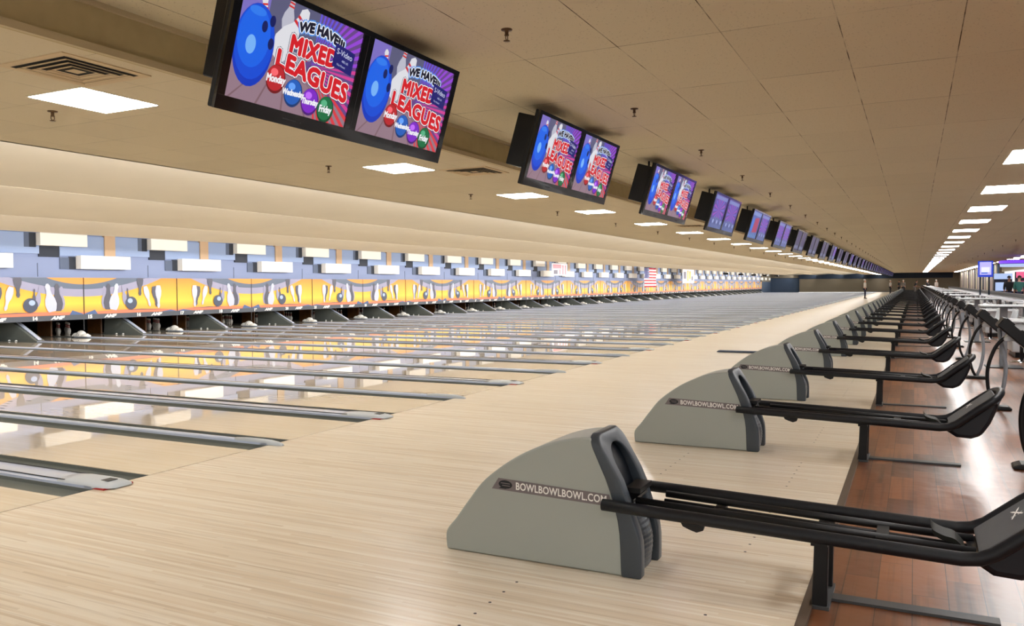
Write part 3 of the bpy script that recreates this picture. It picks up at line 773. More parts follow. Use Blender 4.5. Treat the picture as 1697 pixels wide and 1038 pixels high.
# ================================================================== MASKING WALL
ZB, ZT = .68, 1.75
def mask_mesh(mirror):
    m_ = MB(); t = .03
    m_.box(XM-.10, XM, 0, P, ZB, ZT, MT['maskbg'])
    def pt(s_, z, d): return (XM+d*.004, (P-s_) if mirror else s_, min(ZT-.001, max(ZB+.001, z)))
    def poly(pts, mt, d): m_.poly([pt(a, c, d) for a, c in pts], mt)
    def seg(c_, h, mt, d):
        R_ = (c_*c_+h*h)/(2*h); zc = ZT-h+R_; n = 16
        cc = min(c_, P-.002); pts = [(0.002, ZT)]
        for i in range(n+1):
            s_ = .002+(cc-.002)*i/n; pts.append((s_, zc-math.sqrt(R_*R_-s_*s_)))
        pts.append((cc, ZT)); poly(pts, mt, d)
    seg(2.75, .55, MT['m_lav'], 1); seg(2.15, .33, MT['m_blue'], 2); seg(1.12, .19, MT['m_or'], 3)
    # ground strips and fins
    poly([(0, ZB), (P, ZB), (P, ZB+.05), (2.6, ZB+.10), (1.2, ZB+.10), (0, ZB+.06)], MT['m_salm'], 1)
    poly([(1.2, ZB+.085), (2.0, ZB+.11), (2.9, ZB+.07), (2.0, ZB+.085)], MT['m_grey'], 2)
    poly([(.02, ZB), (.45, ZB), (.36, ZB+.13), (.02, ZB+.02)], MT['m_fin'], 3)
    poly([(2.7, ZB), (3.1, ZB+.05), (3.34, ZB), ], MT['m_fin'], 3)
    def pin(cx, cz, h, ang, mt, d, inv=False, wf=1.0):
        prof = [(.0, .13), (.08, .17), (.25, .215), (.45, .185), (.62, .1), (.78, .075), (.9, .1), (1, .04)]
        L_ = [(w_*h*wf, t_*h) for t_, w_ in prof]; pts = [(-x, y) for x, y in L_]+[(x, y) for x, y in L_[::-1]]
        if inv: pts = [(x, h-y) for x, y in pts]
        ca, sa = math.cos(ang), math.sin(ang)
        poly([(cx+x*ca-y*sa, cz+x*sa+y*ca) for x, y in pts], mt, d)
    pin(.72, .84, .66, .06, MT['m_lav'], 3, wf=.9); pin(.80, .80, .78, -.03, MT['m_grey'], 4, wf=.95)
    pin(.97, .79, .80, -.18, MT['m_white'], 5, wf=1.0)
    pin(1.42, .95, .58, .20, MT['m_lav'], 4, wf=.7)
    pin(1.50, 1.02, .42, .05, MT['m_grey'], 5, wf=.55)
    n = 24; poly([(1.60+.21*math.cos(2*PI*i/n), .98+.20*math.sin(2*PI*i/n)) for i in range(n)], MT['m_dark'], 6)
    poly([(1.56+.09*math.cos(2*PI*i/n), 1.05+.075*math.sin(2*PI*i/n)) for i in range(n)], MT['m_hi'], 7)
    pin(1.93, 1.20, .66, -.03, MT['m_grey'], 4, inv=True, wf=.85)
    pin(2.30, .86, .66, .28, MT['m_white'], 5, inv=True, wf=.7)
    pin(2.56, .84, .66, .16, MT['m_grey'], 4, inv=True, wf=.8)
    pin(2.62, .80, .72, 0.0, MT['m_white'], 5, inv=True, wf=.75)
    m_.box(XM-.01, XM+.012, 0, .024, ZB, ZT, MT['m_line'])
    return m_.mesh('picture_panel')
MK = [mask_mesh(False), mask_mesh(True)]
b = MB(); b.box(XM-.08, XM+.02, 0, P, .535, .68, MT['stripe']); STR = b.mesh('number_strip')
b = MB(); 
put_text(b, 'AMF', .125, MT['hood_text'], lambda a, c: (XM+.026, a*1.5, .608+c), shear=.35, offset=.008)
LOGO = b.mesh('maker_lettering')
b = MB(); b.box(XM-.02, XM+.0, 0, .016, .225, .54, MT['groove']); ROD = b.mesh('upright_rod')
for k in range(K0+1, K1):
    y0 = yN(k-1); a_, c_ = lane_num(k, -1), lane_num(k, 1)
    if y0 > YMASK1-.1: break
    root = empty('masking_panel', 'yellow masking panel painted with bowling pins above lanes %d and %d' % (a_, c_), 'masking panel', (0, y0, 0), 'painted masking panels')
    link('picture_panel', MK[k % 2], root)
    link('number_strip', STR, root, label='dark slate strip with white lane numbers'); link('maker_lettering', LOGO, root, loc=(0, .85, 0)); link('maker_lettering', LOGO, root, loc=(0, 2.52, 0))
    for n_, s_ in ((a_, .18), (c_, 1.86)):
        q = MB(); put_text(q, str(n_), .135, MT['hood_text'], lambda a, e: (XM+.026, s_+a*1.15, .608+e), offset=.009); link('lane_number', q.mesh('lane_number'), root)
    link('upright_rod', ROD, root)

# decorative relief above the masking: 3.655 m units
UP = 3.655; U0 = 14.438
def relief():
    root = empty('wall_relief', '', 'wall decoration', (0, 0, 0), 'white box reliefs on the wall above the masking')
    XW = -22.0
    def part(name, label, *boxes, bv=0):
        b = MB()
        for q in boxes: b.box(*q)
        return b.build(name, root, bevel=bv, label=label)
    part('upper_box', 'bright white upper box', (XW, XW+.26, 0, 1.43, 2.65, 3.0, MT['white_box']))
    part('lower_box', 'bright white lower box', (XW, XW+.26, 1.215, 2.88, 2.01, 2.40, MT['white_box']))
    part('column', 'tan upright column', (XW, XW+.10, 2.12, 2.48, 2.40, 3.02, MT['tan']))
    part('blue_plate', 'pale blue flat plate', (XW, XW+.06, -1.17, .09, 2.42, 3.0, MT['plate']))
    part('blue_plate', 'pale blue flat plate', (XW, XW+.06, .70, 2.12, 2.38, 2.98, MT['plate']))
    part('slate_and_shade_plate', 'painted shade beside the upper box in dark slate', (XW, XW+.04, .09, .70, 2.34, 2.66, MT['shade1']))
    part('slate_and_shade_plate', 'painted shade beside the upper box in dark slate', (XW, XW+.07, -.20, -.002, 2.60, 3.0, MT['shade1']), (XW, XW+.068, -.34, -.20, 2.60, 3.0, MT['shade2']))  # shade fading away from the upper box, painted as two flat tones
    part('slate_and_shade_plate', 'painted shade beside the lower box in slate blue', (XW, XW+.03, 1.0, 1.213, 2.0, 2.36, MT['shade1']), (XW, XW+.028, .72, 1.0, 2.0, 2.34, MT['shade2']))  # same painted shade next to the lower box
    part('seam', 'thin dark seam', (XW, XW+.01, .06, .075, 1.78, 2.16, MT['seamline']))
    return root
rl0 = relief(); n_ = 0
for k in range(-2, 36):
    if U0+k*UP+2.9 > YFAR: break
    o = rl0 if n_ == 0 else copy_tree(rl0); n_ += 1
    o.location = (0, U0+k*UP, 0); o['label'] = 'blue wall relief with two white boxes and tan column, %s from the left end' % ordinal(n_)

# ball return hoods at the pin end, white covers, kickbacks
wed = MB(); prof = [(-21.225, .025), (-21.35, .07), (-22.25, .50), (-22.4, .53), (-22.95, .53), (-23.0, -.1), (-21.225, -.1)]
wed.prism(prof, -.125, .125, MT['wedge']); WED = wed.mesh('wedge')
wed = MB(); wed.prism([(-21.28, .05), (-22.2, .50), (-22.22, .53), (-21.3, .08)], -.05, .05, MT['cap']); WT = wed.mesh('wedge_top')
wed = MB(); 
for x in (-22.0, -22.3): wed.lathe([(0, .0), (.03, .0), (.034, .02), (.02, .04), (0, .045)], MT['white'], c=(x, -.2, .0), n=10)
WK = wed.mesh('cap_knobs')
cv = MB()
def lump(cx, cy, cz, rx, ry, rz, mt, n=14, m2=8):
    vs = []; 
    for i in range(m2+1):
        a = PI/2*i/m2
        vs += [(cx+rx*math.cos(a)*math.cos(2*PI*j/n), cy+ry*math.cos(a)*math.sin(2*PI*j/n), cz+rz*math.sin(a)) for j in range(n)]
    cv.add(vs, [(i*n+j, i*n+(j+1) % n, (i+1)*n+(j+1) % n, (i+1)*n+j) for i in range(m2) for j in range(n)], mt, True)
cv.box(-22.2, -21.62, -.10, .10, .034, .07, MT['white'])
lump(-21.91, 0, .035, .20, .12, .17, MT['white']); lump(-22.13, .01, .035, .15, .11, .10, MT['white']); lump(-21.70, -.01, .035, .15, .11, .09, MT['white'])
CV = cv.mesh('cover')
cv = MB(); lump(-21.88, -.105, .07, .022, .02, .022, MT['pit']); lump(-21.93, -.10, .125, .012, .02, .012, MT['pit']); LENS = cv.mesh('lens')
kb = MB(); kb.box(-25.6, -23.262, -.0255, .0255, -.1, 1.2, MT['pit']); kb.box(-23.9, -23.26, -.026, .026, -.1, .5, MT['kick']); KB = kb.mesh('kickback')
for k in range(K0, K1):
    if yW(k) > YMASK1: break
    a_, c_ = lane_num(k, -1), lane_num(k, 1)
    root = empty('ball_return_tunnel', 'sloping grey hood at the pin end between lanes %d and %d' % (a_, c_), 'ball tunnel hood', (0, yW(k), 0), 'sloping grey hoods at the pin end')
    link('wedge', WED, root, bevel=.015); link('wedge_top', WT, root, label='lighter grey top strip'); link('knob', WK, root, label='two small white knobs')
    root = empty('sensor_cover', 'lumpy white cover with black lens between lanes %d and %d' % (c_, c_+1), 'sensor cover', (0, yN(k), 0), 'white covers at the pin end')
    link('cover', CV, root); link('lens', LENS, root, label='small black lens')
    for kk, yy in ((0, yN(k)), (1, yW(k))):
        tag(link('kickback', KB, loc=(0, yy, 0)), 'dark pit side panel with amber front edge, %s lane %d' % ('after' if kk == 0 else 'before', c_), 'pit side panel', 'pit side panels')

# pins
b = MB()
pp = [(.026, 0), (.036, .02), (.049, .06), (.0603, .114), (.057, .15), (.042, .19), (.028, .22), (.0235, .245), (.0245, .27), (.030, .30), (.0323, .343), (.027, .365), (.014, .378), (.001, .381)]
mts = [MT['pin']]*6+[MT['pin_red'], MT['pin'], MT['pin_red']]+[MT['pin']]*4
b.lathe(pp, MT['pin'], n=12, mts=mts); PIN = b.mesh('bowling_pin')
stuff = MB(); cnt = 0
POS = ['head pin', 'second row pin on the near side', 'second row pin on the far side', 'third row pin on the near side', 'third row pin in the middle', 'third row pin on the far side', 'back row pin nearest the camera', 'back row pin, inner near', 'back row pin, inner far', 'back row pin farthest across']
lo = MB(); lo.lathe(pp, MT['pin'], n=6, mts=mts)
for k in range(2, K1):
    if yW(k) > YMASK1: break
    for side in (-1, 1):
        yc = yW(k)+side*(WG/2+LANE/2); n_ = lane_num(k, side); i = 0
        for row in range(4):
            for j in range(row+1):
                x, y = XF-18.29-row*.264, yc+(j-row/2)*.3048
                if cnt < 300:
                    tag(link('bowling_pin', PIN, loc=(x, y, .001)), 'white bowling pin with red bands, %s on lane %d' % (POS[i], n_), 'bowling pin', 'bowling pins standing on the lanes')
                else:
                    for fi, (f_, mi) in enumerate(zip(lo.f, lo.mi)): pass
                    o_ = len(stuff.v); stuff.v += [(v[0]+x, v[1]+y, v[2]+.001) for v in lo.v]; 
                    for f_, mi, sm in zip(lo.f, lo.mi, lo.sm): stuff.f.append([o_+a for a in f_]); stuff.mi.append(stuff.m(lo.mats[mi])); stuff.sm.append(sm)
                cnt += 1; i += 1
o = stuff.build('distant_bowling_pins'); tag(o, 'rows of tiny white bowling pins on the far lanes', 'bowling pins', kind='stuff')

# ================================================================== BANNERS
def flag():
    root = empty('flag', 'stars and stripes flag hanging over the masking wall', 'flag', (-20.5, 68.3, 1.2))
    w, h = 3.3, 1.65
    b = MB(); R_, Wt, Bl = mat('flag_red', srgb(178, 40, 54), .8), mat('flag_white', srgb(236, 234, 236), .8), mat('flag_blue', srgb(60, 66, 120), .8)
    def X(y, z): return .03*math.sin(y*5)+.02*math.sin(z*7)
    for i in range(13):
        z0, z1 = h-(i+1)*h/13, h-i*h/13
        for j in range(12):
            y0, y1 = -w/2+w*j/12, -w/2+w*(j+1)/12
            mt = Bl if (i < 7 and j < 5) else (R_ if i % 2 == 0 else Wt)
            b.poly([(X(y0, z0), y0, z0), (X(y1, z0), y1, z0), (X(y1, z1), y1, z1), (X(y0, z1), y0, z1)], mt)
    cl = b.build('cloth', root); so = cl.modifiers.new('s', 'SOLIDIFY'); so.thickness = .01
    b = MB()
    for i in range(5):
        for j in range(6):
            cy, cz = -w/2+.12+j*.23, h-.10-i*.17; x_ = X(cy, cz)+.035
            pts = [(x_, cy+(.04 if q % 2 else .1)*.6*math.sin(q*PI/5), cz+(.04 if q % 2 else .1)*.6*math.cos(q*PI/5)) for q in range(10)]
            b.poly(pts, Wt)
    b.build('stars', root)
    b = MB(); b.tube([(0, -w/2-.1, h+.02), (0, w/2+.1, h+.02)], .02, MT['rail'], 8); b.build('pole', root)
    for y in (-w/2+.1, w/2-.1): b = MB(); b.tube([(0, y, h+.02), (0, y, 1.87)], .008, MT['rail'], 6); b.build('cord', root)
flag()
def banner(name, label, y, w, z0, z1, bg, cols):
    root = empty(name, label, 'banner', (-20.5, y, z0)); h = z1-z0
    b = MB(); b.box(-.008, .008, -w/2, w/2, 0, h, bg); b.build('cloth', root)
    b = MB()
    for (a, c, e, g_, mt) in cols: b.box(.009, .014, -w/2+a*w, -w/2+e*w, c*h, g_*h, mt)
    b.build('printing', root)
    b = MB(); b.tube([(0, -w/2-.05, h), (0, w/2+.05, h)], .015, MT['rail'], 8); b.build('rod', root)
    for y in (-w/2+.1, w/2-.1): b = MB(); b.tube([(0, y, h), (0, y, 3.07-z0)], .008, MT['rail'], 6); b.build('cord', root)
pk = mat('pink_print', srgb(226, 150, 160), .8); cl_ = mat('banner_cloth', srgb(236, 232, 238), .8); gr = mat('grey_print', srgb(120, 118, 130), .8); gold = mat('gold_print', srgb(206, 172, 96), .8)
banner('wall_banner', 'white and pink banner hanging left of the flag', 48.3, 2.5, 2.05, 2.84, cl_, [(.05, .55, .6, .9, pk), (.1, .12, .35, .45, gr), (.45, .1, .55, .5, pk), (.65, .1, .75, .85, pk), (.82, .1, .92, .85, pk)])
banner('wall_banner', 'white banner with gold figure hanging right of the flag', 81.5, 4.6, 1.55, 2.95, cl_, [(.08, .3, .3, .8, gr), (.38, .15, .5, .9, gold), (.55, .3, .7, .85, gold), (.75, .2, .9, .5, gr)])
# projectors under the cove at the far end
for n_, (x, y) in enumerate([(-19.5, 95), (-19.5, 104), (-19.5, 113), (-19.5, 122), (-19.2, 131)]):
    root = empty('projector', 'small dark projector under the far lane ceiling, %s from the left' % ordinal(n_+1), 'projector', (x, y, 2.6), 'projectors under the lane ceiling')
    b = MB(); b.box(-.3, .3, -.35, .35, -.1, .12, MT['black']); b.build('body', root, bevel=.03)
    b = MB(); b.tube([(0, 0, .1), (0, 0, .47)], .03, MT['rail'], 8); b.build('bracket', root)

# ================================================================== FLOOR THINGS
b = MB(); b.prism([(-3.76, .003), (-2.6, .003), (-2.6, .03), (-2.68, .04), (-3.72, .04), (-3.76, .02)], 17.36, 17.50, MT['strip_blue'])
tag(b.build('floor_strip', bevel=.006), 'narrow slate blue strip lying on the approach beyond the second hood', 'floor strip')

# ================================================================== BOWLER CONSOLES
def console():
    root = empty('scoring_console', '', 'scoring console', (0, 0, 0), 'scoring consoles behind the ball returns')
    b = MB(); b.prism([(-.155, 0), (.14, 0), (.15, .02), (.11, .045), (-.10, .045), (-.155, .025)], -.09, .09, MT['black']); b.build('base', root, bevel=.01)
    bl = smooth_curve([(-.02, 0, .04), (-.075, 0, .17), (-.10, 0, .35), (-.088, 0, .52), (-.03, 0, .70), (.04, 0, .80), (.10, 0, .83)], 28)
    b = MB(); b.tube([(v.x, -.03, v.z) for v in bl], .020, MT['rail'], 12); b.build('black_leg', root, label='curved black leg')
    gl = smooth_curve([(.0, 0, .04), (.055, 0, .20), (.085, 0, .42), (.07, 0, .62), (.03, 0, .80), (.02, 0, .93)], 28)
    b = MB(); b.tube([(v.x, .035, v.z) for v in gl], .022, MT['grey_pole'], 12); b.build('grey_leg', root, label='curved grey leg')
    b = MB(); b.prism([(.06, .79), (.22, .79), (.24, .81), (.20, .855), (.10, .875), (.05, .82)], -.11, .11, MT['grey_seat']); b.build('shelf', root, bevel=.012, label='pale grey rounded shelf')
    # black slanted keyboard / display block
    b = MB(); b.prism([(-.02, .97), (.055, 1.065), (.35, .785), (.275, .69)], -.17, .17, MT['black']); head = b.build('console_head', root, bevel=.014, seg=3, label='slanted black display block')
    b = MB(); b.prism([(.055, 1.045), (.085, 1.055), (.16, .985), (.135, .962)], -.165, .165, MT['rail']); b.prism([(.20, .92), (.23, .925), (.29, .87), (.265, .845)], -.165, .165, MT['rail']); b.build('grip', head, bevel=.006)
    return root
cs0 = console()
for k in range(0, K1):
    o = cs0 if k == 0 else copy_tree(cs0)
    o.location = (.855, 4.1+(k+1)*P, -.012)
    o['label'] = 'black and grey scoring console on ring-shaped stand, %s from the camera' % ordinal(k+1)

# ================================================================== SEATING
def chair():
    root = empty('swivel_chair', '', 'chair', (0, 0, 0), 'grey chairs in the seating area')
    n, m2 = 10, 12; prof = smooth_curve([(-.23, .47, 0), (-.18, .44, 0), (0, .42, 0), (.16, .44, 0), (.22, .52, 0), (.25, .68, 0), (.28, .84, 0)], 12)
    b = MB(); vs = []
    for v in prof:
        for j in range(n+1):
            t = j/n*2-1; w_ = .22 if v.y < .6 else .22-.03*(v.y-.6)/.24*3
            vs.append((v.x-.05*t*t*(1 if v.x > .1 else 0), t*w_, v.y+.03*t*t))
    L = len(prof); b.add(vs, [(i*(n+1)+j, i*(n+1)+j+1, (i+1)*(n+1)+j+1, (i+1)*(n+1)+j) for i in range(L-1) for j in range(n)], MT['grey_seat'], True)
    se = b.build('shell', root); so = se.modifiers.new('s', 'SOLIDIFY'); so.thickness = .022; so.offset = -1
    b = MB(); b.tube([(0, 0, .02), (0, 0, .41)], .03, MT['black'], 10); b.build('pedestal', root)
    b = MB(); b.lathe([(0, .0), (.2, .0), (.2, .012), (.05, .03), (.03, .05)], MT['chrome'], n=20); b.build('foot', root)
    return root
def bar_table():
    root = empty('bar_table', '', 'table', (0, 0, 0), 'white bar-height tables')
    b = MB(); b.prism([(-.36+.0, -.33), (.36, -.33), (.40, -.29), (.40, .29), (.36, .33), (-.36, .33), (-.40, .29), (-.40, -.29)], 1.045, 1.07, MT['table_white'], axis='Z'); b.build('tabletop', root, label='white laminate top')
    b = MB(); b.prism([(-.37, -.34), (.37, -.34), (.41, -.30), (.41, .30), (.37, .34), (-.37, .34), (-.41, .30), (-.41, -.30)], 1.03, 1.045, MT['black'], axis='Z'); b.build('edge_band', root, label='black edge band')
    b = MB(); b.box(-.09, .02, -.07, .07, .0, 1.03, MT['grey_pole']); b.build('column', root, bevel=.01)
    b = MB(); b.box(-.3, .25, -.25, .25, 0, .02, MT['black']); b.build('foot', root, bevel=.01)
    return root
def counter():
    root = empty('settee_unit', '', 'seating unit', (0, 0, 0), 'grey seating units with laminate fronts')
    b = MB(); b.box(-.30, .30, -.55, .55, .0, .10, MT['black']); b.build('plinth', root)
    b = MB(); b.box(-.36, .36, -.62, .62, .10, .68, MT['grey_seat']); b.build('cabinet', root, bevel=.03, seg=3)
    b = MB(); b.box(-.40, .40, -.68, .68, .68, .715, MT['table_white']); b.build('worktop', root, bevel=.012, label='white worktop')
    return root
ch0, bt0, cu0 = chair(), bar_table(), counter()
first = {'c': True, 't': True, 'u': True}
def place(o0, key, loc, rz, label):
    o = o0 if first[key] else copy_tree(o0); first[key] = False
    o.location = loc; o.rotation_euler = (0, 0, rz); o['label'] = label; return o
for k in range(0, 19):
    place(bt0, 't', (1.40, 9.49+k*2*P, -.012), 0, 'white bar-height table on grey column, %s from the camera' % ordinal(k+1))
n_ = 0
for k in range(1, 26):
    y = 9.49+(k//2)*2*P+(1.15 if k % 2 else 4.45)
    n_ += 1
    place(ch0, 'c', (1.75, y, -.012), 0.2, 'grey bucket chair beside the consoles, %s nearest of the front row' % ordinal(n_))
for k in range(0, 20):
    y = 9.0+k*2*P+3.2
    place(cu0, 'u', (2.05, y, -.012), 0, 'pale grey cabinet with white worktop behind the consoles, %s along' % ordinal(k+1))
n_ = 0
for k in range(0, 24):
    n_ += 1
    place(ch0, 'c', (2.75, 10+k*P, -.012), PI, 'grey bucket chair by the concourse rail, %s nearest of the back row' % ordinal(n_))
# long white counters / tables farther right, in front of the rail
b0 = None
for k in range(0, 18):
    root = empty('concourse_table', 'long white table in front of the concourse rail, %s from the camera' % ordinal(k+1), 'table', (3.35, 14+k*4.4, -.012), 'white tables by the concourse rail')
    if b0 is None:
        b = MB(); b.box(-.28, .28, -1.5, 1.5, .74, .775, MT['table_white']); t1 = b.mesh('tabletop')
        b = MB(); b.box(-.05, .05, -.05, .05, 0, .74, MT['grey_pole']); b.box(-.2, .2, -.2, .2, 0, .02, MT['black']); t2 = b.mesh('leg'); b0 = 1
    link('tabletop', t1, root)
    for y in (-1, 1): link('leg', t2, root, loc=(0, y, 0))
root = empty('concourse_rail', 'long low half wall with black cap rail along the concourse', 'half wall', (3.95, 0, -.012))
b = MB(); b.box(-.06, .06, 10, 120, 0, .80, MT['grey_seat']); b.build('half_wall', root); b = MB(); b.box(-.10, .10, 10, 120, .80, .96, MT['black']); b.build('cap_rail', root, bevel=.02)

# info screen on two posts
root = empty('info_screen', 'blue lit information screen on two dark posts', 'screen', (3.45, 51.4, -.012))
b = MB(); b.box(-.36, .36, .0, .12, 1.74, 2.62, em('screen_edge_blue', srgb(30, 60, 190), .9)); b.build('frame', root, bevel=.02, label='blue glowing frame')
b = MB(); b.box(-.28, .28, -.01, .0, 1.86, 2.56, em('screen_lilac', srgb(176, 170, 226), 1)); b.box(-.2, .2, -.02, -.01, 2.0, 2.28, em('screen_pale', srgb(220, 220, 240), 1)); b.box(-.2, .1, -.024, -.02, 1.93, 1.99, em('screen_blue', srgb(30, 90, 200), 1)); b.build('display', root, label='pale lilac picture')
for x in (-.24, .18):
    b = MB(); b.box(x-.04, x+.04, .02, .10, 0, 1.75, MT['black_wall']); b.build('post', root)
# arcade corner: cabinets with glowing tops
def arcade(x, y, w, h, body, glow, label):
    root = empty('arcade_machine', label, 'arcade machine', (x, y, -.012), 'arcade machines in the far right corner')
    b = MB(); b.prism([(-w/2, 0), (w/2, 0), (w/2, h), (-w/2, h)], 0, .8, body); b.build('cabinet', root, bevel=.03)
    b = MB(); b.box(-w/2+.08, w/2-.08, -.03, .0, h*.45, h*.72, glow); b.build('screen', root, label='glowing screen')
    b = MB(); b.box(-w/2, w/2, -.08, .0, h*.82, h, glow); b.build('marquee', root, label='lit marquee')
pu, bl_, or_, wh_ = em('glow_purple', srgb(110, 60, 210), 1.2), em('glow_blue', srgb(90, 150, 240), 1.2), em('glow_orange', srgb(240, 150, 60), 1.2), em('glow_white', srgb(170, 190, 230), .9)
pk2 = em('glow_pink', srgb(220, 90, 130), 1.0)
cab1, cab2 = mat('cabinet_purple', srgb(60, 40, 130), .5), mat('cabinet_dark', srgb(36, 34, 46), .5)
spec = [(5.0, 60, 1.0, 2.0, cab2, wh_), (6.2, 60, 1.0, 2.1, cab2, pk2), (7.4, 60, 1.1, 2.4, cab1, pu), (5.9, 48, .9, 2.5, cab1, bl_), (6.9, 46, 1.0, 2.7, cab1, pu), (5.6, 38, .8, 1.5, cab2, or_)]
for q, sp in enumerate(spec):
    arcade(*sp, ['dark arcade machine with white glow, leftmost in the arcade', 'dark arcade machine with pink glow', 'tall purple arcade machine at the back', 'purple arcade machine with blue glow', 'tallest purple arcade machine near the frame edge', 'low arcade machine with orange glow at the right edge'][q])
root = empty('neon_canopy', 'round canopy with purple and white neon over the arcade', 'canopy', (6.0, 56, 0))
b = MB(); b.tube([(1.5*math.cos(a), 1.5*math.sin(a), 2.62) for a in [2*PI*i/32 for i in range(32)]], .09, pu, 8, closed=True); b.build('neon_ring', root, label='purple neon ring')
b = MB(); b.lathe([(1.5, 2.35), (1.52, 2.5)], wh_, n=32); b.build('neon_band', root, label='white lit band')
b = MB(); b.tube([(0, 0, 2.5), (0, 0, 3.0)], .05, MT['rail'], 8); b.lathe([(0, 2.5), (1.5, 2.5), (1.5, 2.56), (0, 2.6)], cab1, n=32); b.build('canopy_top', root)

# ================================================================== PEOPLE
SK = [mat('skin_light', srgb(206, 160, 134), .5), mat('skin_tan', srgb(160, 112, 84), .5)]
def person(label, loc, rz, shirt, trousers, hair, skin=0, pose='stand', scale=1.0):
    root = empty('person', label, 'person', loc); root.rotation_euler = (0, 0, rz); root.scale = (scale,)*3
    # the figure faces -Y in its own frame
    def sk(name, verts, edges, radii, mt, rootv=0):
        me = bpy.data.meshes.new(name); me.from_pydata([Vector(v) for v in verts], edges, []); me.materials.append(mt)
        o = bpy.data.objects.new(name, me); C.objects.link(o); o.parent = root
        md = o.modifiers.new('skin', 'SKIN'); md.use_smooth_shade = True
        for i, rr in enumerate(radii): me.skin_vertices[0].data[i].radius = rr if isinstance(rr, tuple) else (rr, rr); me.skin_vertices[0].data[i].use_root = (i == rootv)
        s_ = o.modifiers.new('sub', 'SUBSURF'); s_.levels = 1; s_.render_levels = 1
        return o
    bend = {'stand': (0, 0), 'bowl': (.35, .3), 'lean': (.18, .1)}[pose]
    lean = bend[0]
    def T(x, y, z):      # lean the upper body forward about the hip
        if z <= .95: return (x, y, z)
        d = z-.95; return (x, y-d*math.sin(lean), .95+d*math.cos(lean))
    arm_f = .05 if pose == 'stand' else .3
    v = [(0, 0, .95), T(0, 0, 1.12), T(0, 0, 1.36), T(0, 0, 1.48), T(0, -.015, 1.60), T(0, -.02, 1.70),
         T(-.19, 0, 1.42), T(-.23, .02, 1.14), T(-.22, -arm_f, .88), T(-.21, -arm_f-.02, .80),
         T(.19, 0, 1.42), T(.23, .02, 1.14), T(.22, -arm_f*2, .92), T(.21, -arm_f*2-.04, .84),
         (-.10, 0, .88), (-.11, -.02-bend[1]*.3, .48), (-.11, bend[1]*.3, .08), (-.11, -.12+bend[1]*.3, .04),
         (.10, 0, .88), (.11, -.02, .48), (.11, .02, .08), (.11, -.12, .04)]
    e = [(0, 1), (1, 2), (2, 3), (3, 4), (4, 5), (2, 6), (6, 7), (7, 8), (8, 9), (2, 10), (10, 11), (11, 12), (12, 13), (0, 14), (14, 15), (15, 16), (16, 17), (0, 18), (18, 19), (19, 20), (20, 21)]
    rr = [(.15, .11), (.14, .10), (.17, .11), .055, (.075, .09), (.07, .085), .055, .042, .032, (.025, .04), .055, .042, .032, (.025, .04), .09, .06, .045, (.045, .03), .09, .06, .045, (.045, .03)]
    sk('body', v, e, rr, SK[skin])
    # shirt and trousers follow the body
    sk('shirt', [T(0, 0, .90), v[1], v[2], T(0, 0, 1.46), v[6], v[7], T(-.225, -.0, 1.02), v[10], v[11], T(.225, -.0, 1.04)],
       [(0, 1), (1, 2), (2, 3), (2, 4), (4, 5), (5, 6), (2, 7), (7, 8), (8, 9)], [(.175, .135), (.165, .12), (.20, .135), .10, .088, .06, .052, .088, .06, .052], shirt, 1)
    sk('trousers', [(0, 0, .97), v[14], v[15], v[16], v[18], v[19], v[20]], [(0, 1), (1, 2), (2, 3), (0, 4), (4, 5), (5, 6)], [(.165, .125), .105, .078, .062, .105, .078, .062], trousers)
    for s_ in (-1, 1):
        b = MB(); xx = .11*s_; yb = bend[1]*.3 if s_ < 0 else .02
        b.prism([(yb-.20, 0), (yb+.07, 0), (yb+.08, .07), (yb+.02, .11), (yb-.10, .08), (yb-.20, .04)], xx-.05, xx+.05, MT['black'], axis='X'); b.build('shoe', root, bevel=.015)
    hc = Vector(T(0, .01, 1.70)); b = MB(); n = 14
    vs = []
    for i in range(8):
        a = -.25+(PI/2+.25)*i/7
        vs += [(hc.x+.098*math.cos(a)*math.cos(2*PI*j/n), hc.y+.015+.108*math.cos(a)*math.sin(2*PI*j/n), hc.z+.01+.10*math.sin(a)) for j in range(n)]
    b.add(vs, [(i*n+j, i*n+(j+1) % n, (i+1)*n+(j+1) % n, (i+1)*n+j) for i in range(7) for j in range(n)], hair, True); b.build('hair', root)
    b = MB()
    for s_ in (-1, 1):
        q = Vector(T(.03*s_, -.115, 1.665)); b.lathe([(0, -.008), (.01, 0), (0, .008)], MT['pit'], c=q, n=8)
        q = Vector(T(.085*s_, 0, 1.65)); b.lathe([(0, -.03), (.012, -.01), (.012, .015), (0, .03)], SK[skin], c=q, n=8)
    q = Vector(T(0, -.125, 1.635)); b.lathe([(.016, -.02), (.010, 0), (0, .025)], SK[skin], c=q, n=8)
    q = Vector(T(0, -.11, 1.59)); b.box(q.x-.022, q.x+.022, q.y-.004, q.y+.01, q.z-.004, q.z+.004, MT['pin_red']); b.build('face_features', root)
    return root
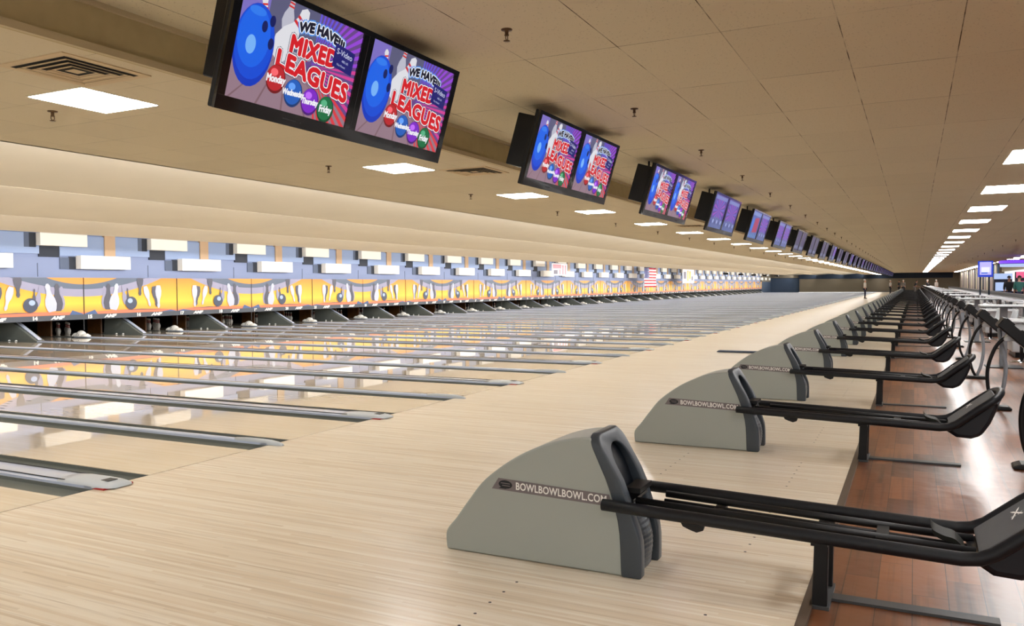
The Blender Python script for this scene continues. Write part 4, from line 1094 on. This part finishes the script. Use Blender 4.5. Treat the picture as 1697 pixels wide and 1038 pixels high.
cw, cb, cn, cg, cl2, ct = (mat('cloth_white', srgb(214, 208, 200), .8), mat('cloth_black', srgb(28, 28, 32), .8), mat('cloth_navy', srgb(36, 38, 62), .8),
    mat('cloth_grey', srgb(120, 116, 112), .8), mat('cloth_lilac', srgb(150, 138, 190), .8), mat('cloth_teal', srgb(52, 112, 104), .8))
hw_, hb_ = mat('hair_white', srgb(214, 208, 200), .7), mat('hair_dark', srgb(44, 34, 28), .7)
person('person in white shirt and navy trousers standing alone on the far approach', (-4.15, 82, 0), PI*.5, cw, cn, hw_, 0)
person('person in white top with pale hair standing at the far ball returns', (-2.9, 118, 0), PI*.6, cw, cb, hw_, 0)
person('person in black top beside the white-topped person at the far end', (-1.9, 120, 0), PI*1.4, cb, cb, hb_, 1)
person('pale-haired person in dark grey top at the far end', (-1.35, 116, 0), PI, cg, cb, hw_, 0)
person('person in black leaning forward behind the distant ball racks', (-.05, 112, -.012), PI*.5, cb, cg, hb_, 1, 'bowl')
person('white-haired person in dark top by the far consoles', (1.38, 105.0, -.012), PI*1.3, cb, cb, hw_, 0, 'lean')
person('pale-haired person in white top by the far consoles', (2.3, 110, -.012), PI*.7, cw, cn, hw_, 0)
person('person in dark top at the left of the arcade group', (4.62, 52, -.012), 0, cb, cn, hb_, 1)
person('person in teal shirt standing before the arcade machines', (5.0, 51, -.012), PI, ct, cn, hb_, 0)
person('person in white top and lilac skirt next to the teal shirt', (5.55, 50, -.012), PI, cw, cl2, hb_, 0)
person('person with pale hair in grey top under the neon canopy', (6.15, 50, -.012), PI*.8, cg, cb, hw_, 0)

# ================================================================== LAMPS (tubes hidden above the ceiling edges)
def tube_light(x, z, watts, size_x, rot, y0=YN, y1=YFAR, parts=2, col=(1, .99, .98)):
    L = (y1-y0)/parts
    for i in range(parts):
        ld = bpy.data.lights.new('cove_tube', 'AREA'); ld.shape = 'RECTANGLE'; ld.size = size_x; ld.size_y = L; ld.energy = watts*L; ld.color = col
        o = bpy.data.objects.new('cove_tube', ld); C.objects.link(o); o.location = (x, y0+L*(i+.5), z); o.rotation_euler = (0, rot, 0)
# rotation about Y: 0 faces down; +angle turns the beam towards -X
for e in EDGES[:3]: tube_light(e-.08, 2.86, TUBE_W, .08, math.radians(100))
tube_light(-18.1, 2.86, MASK_W, .10, math.radians(80))
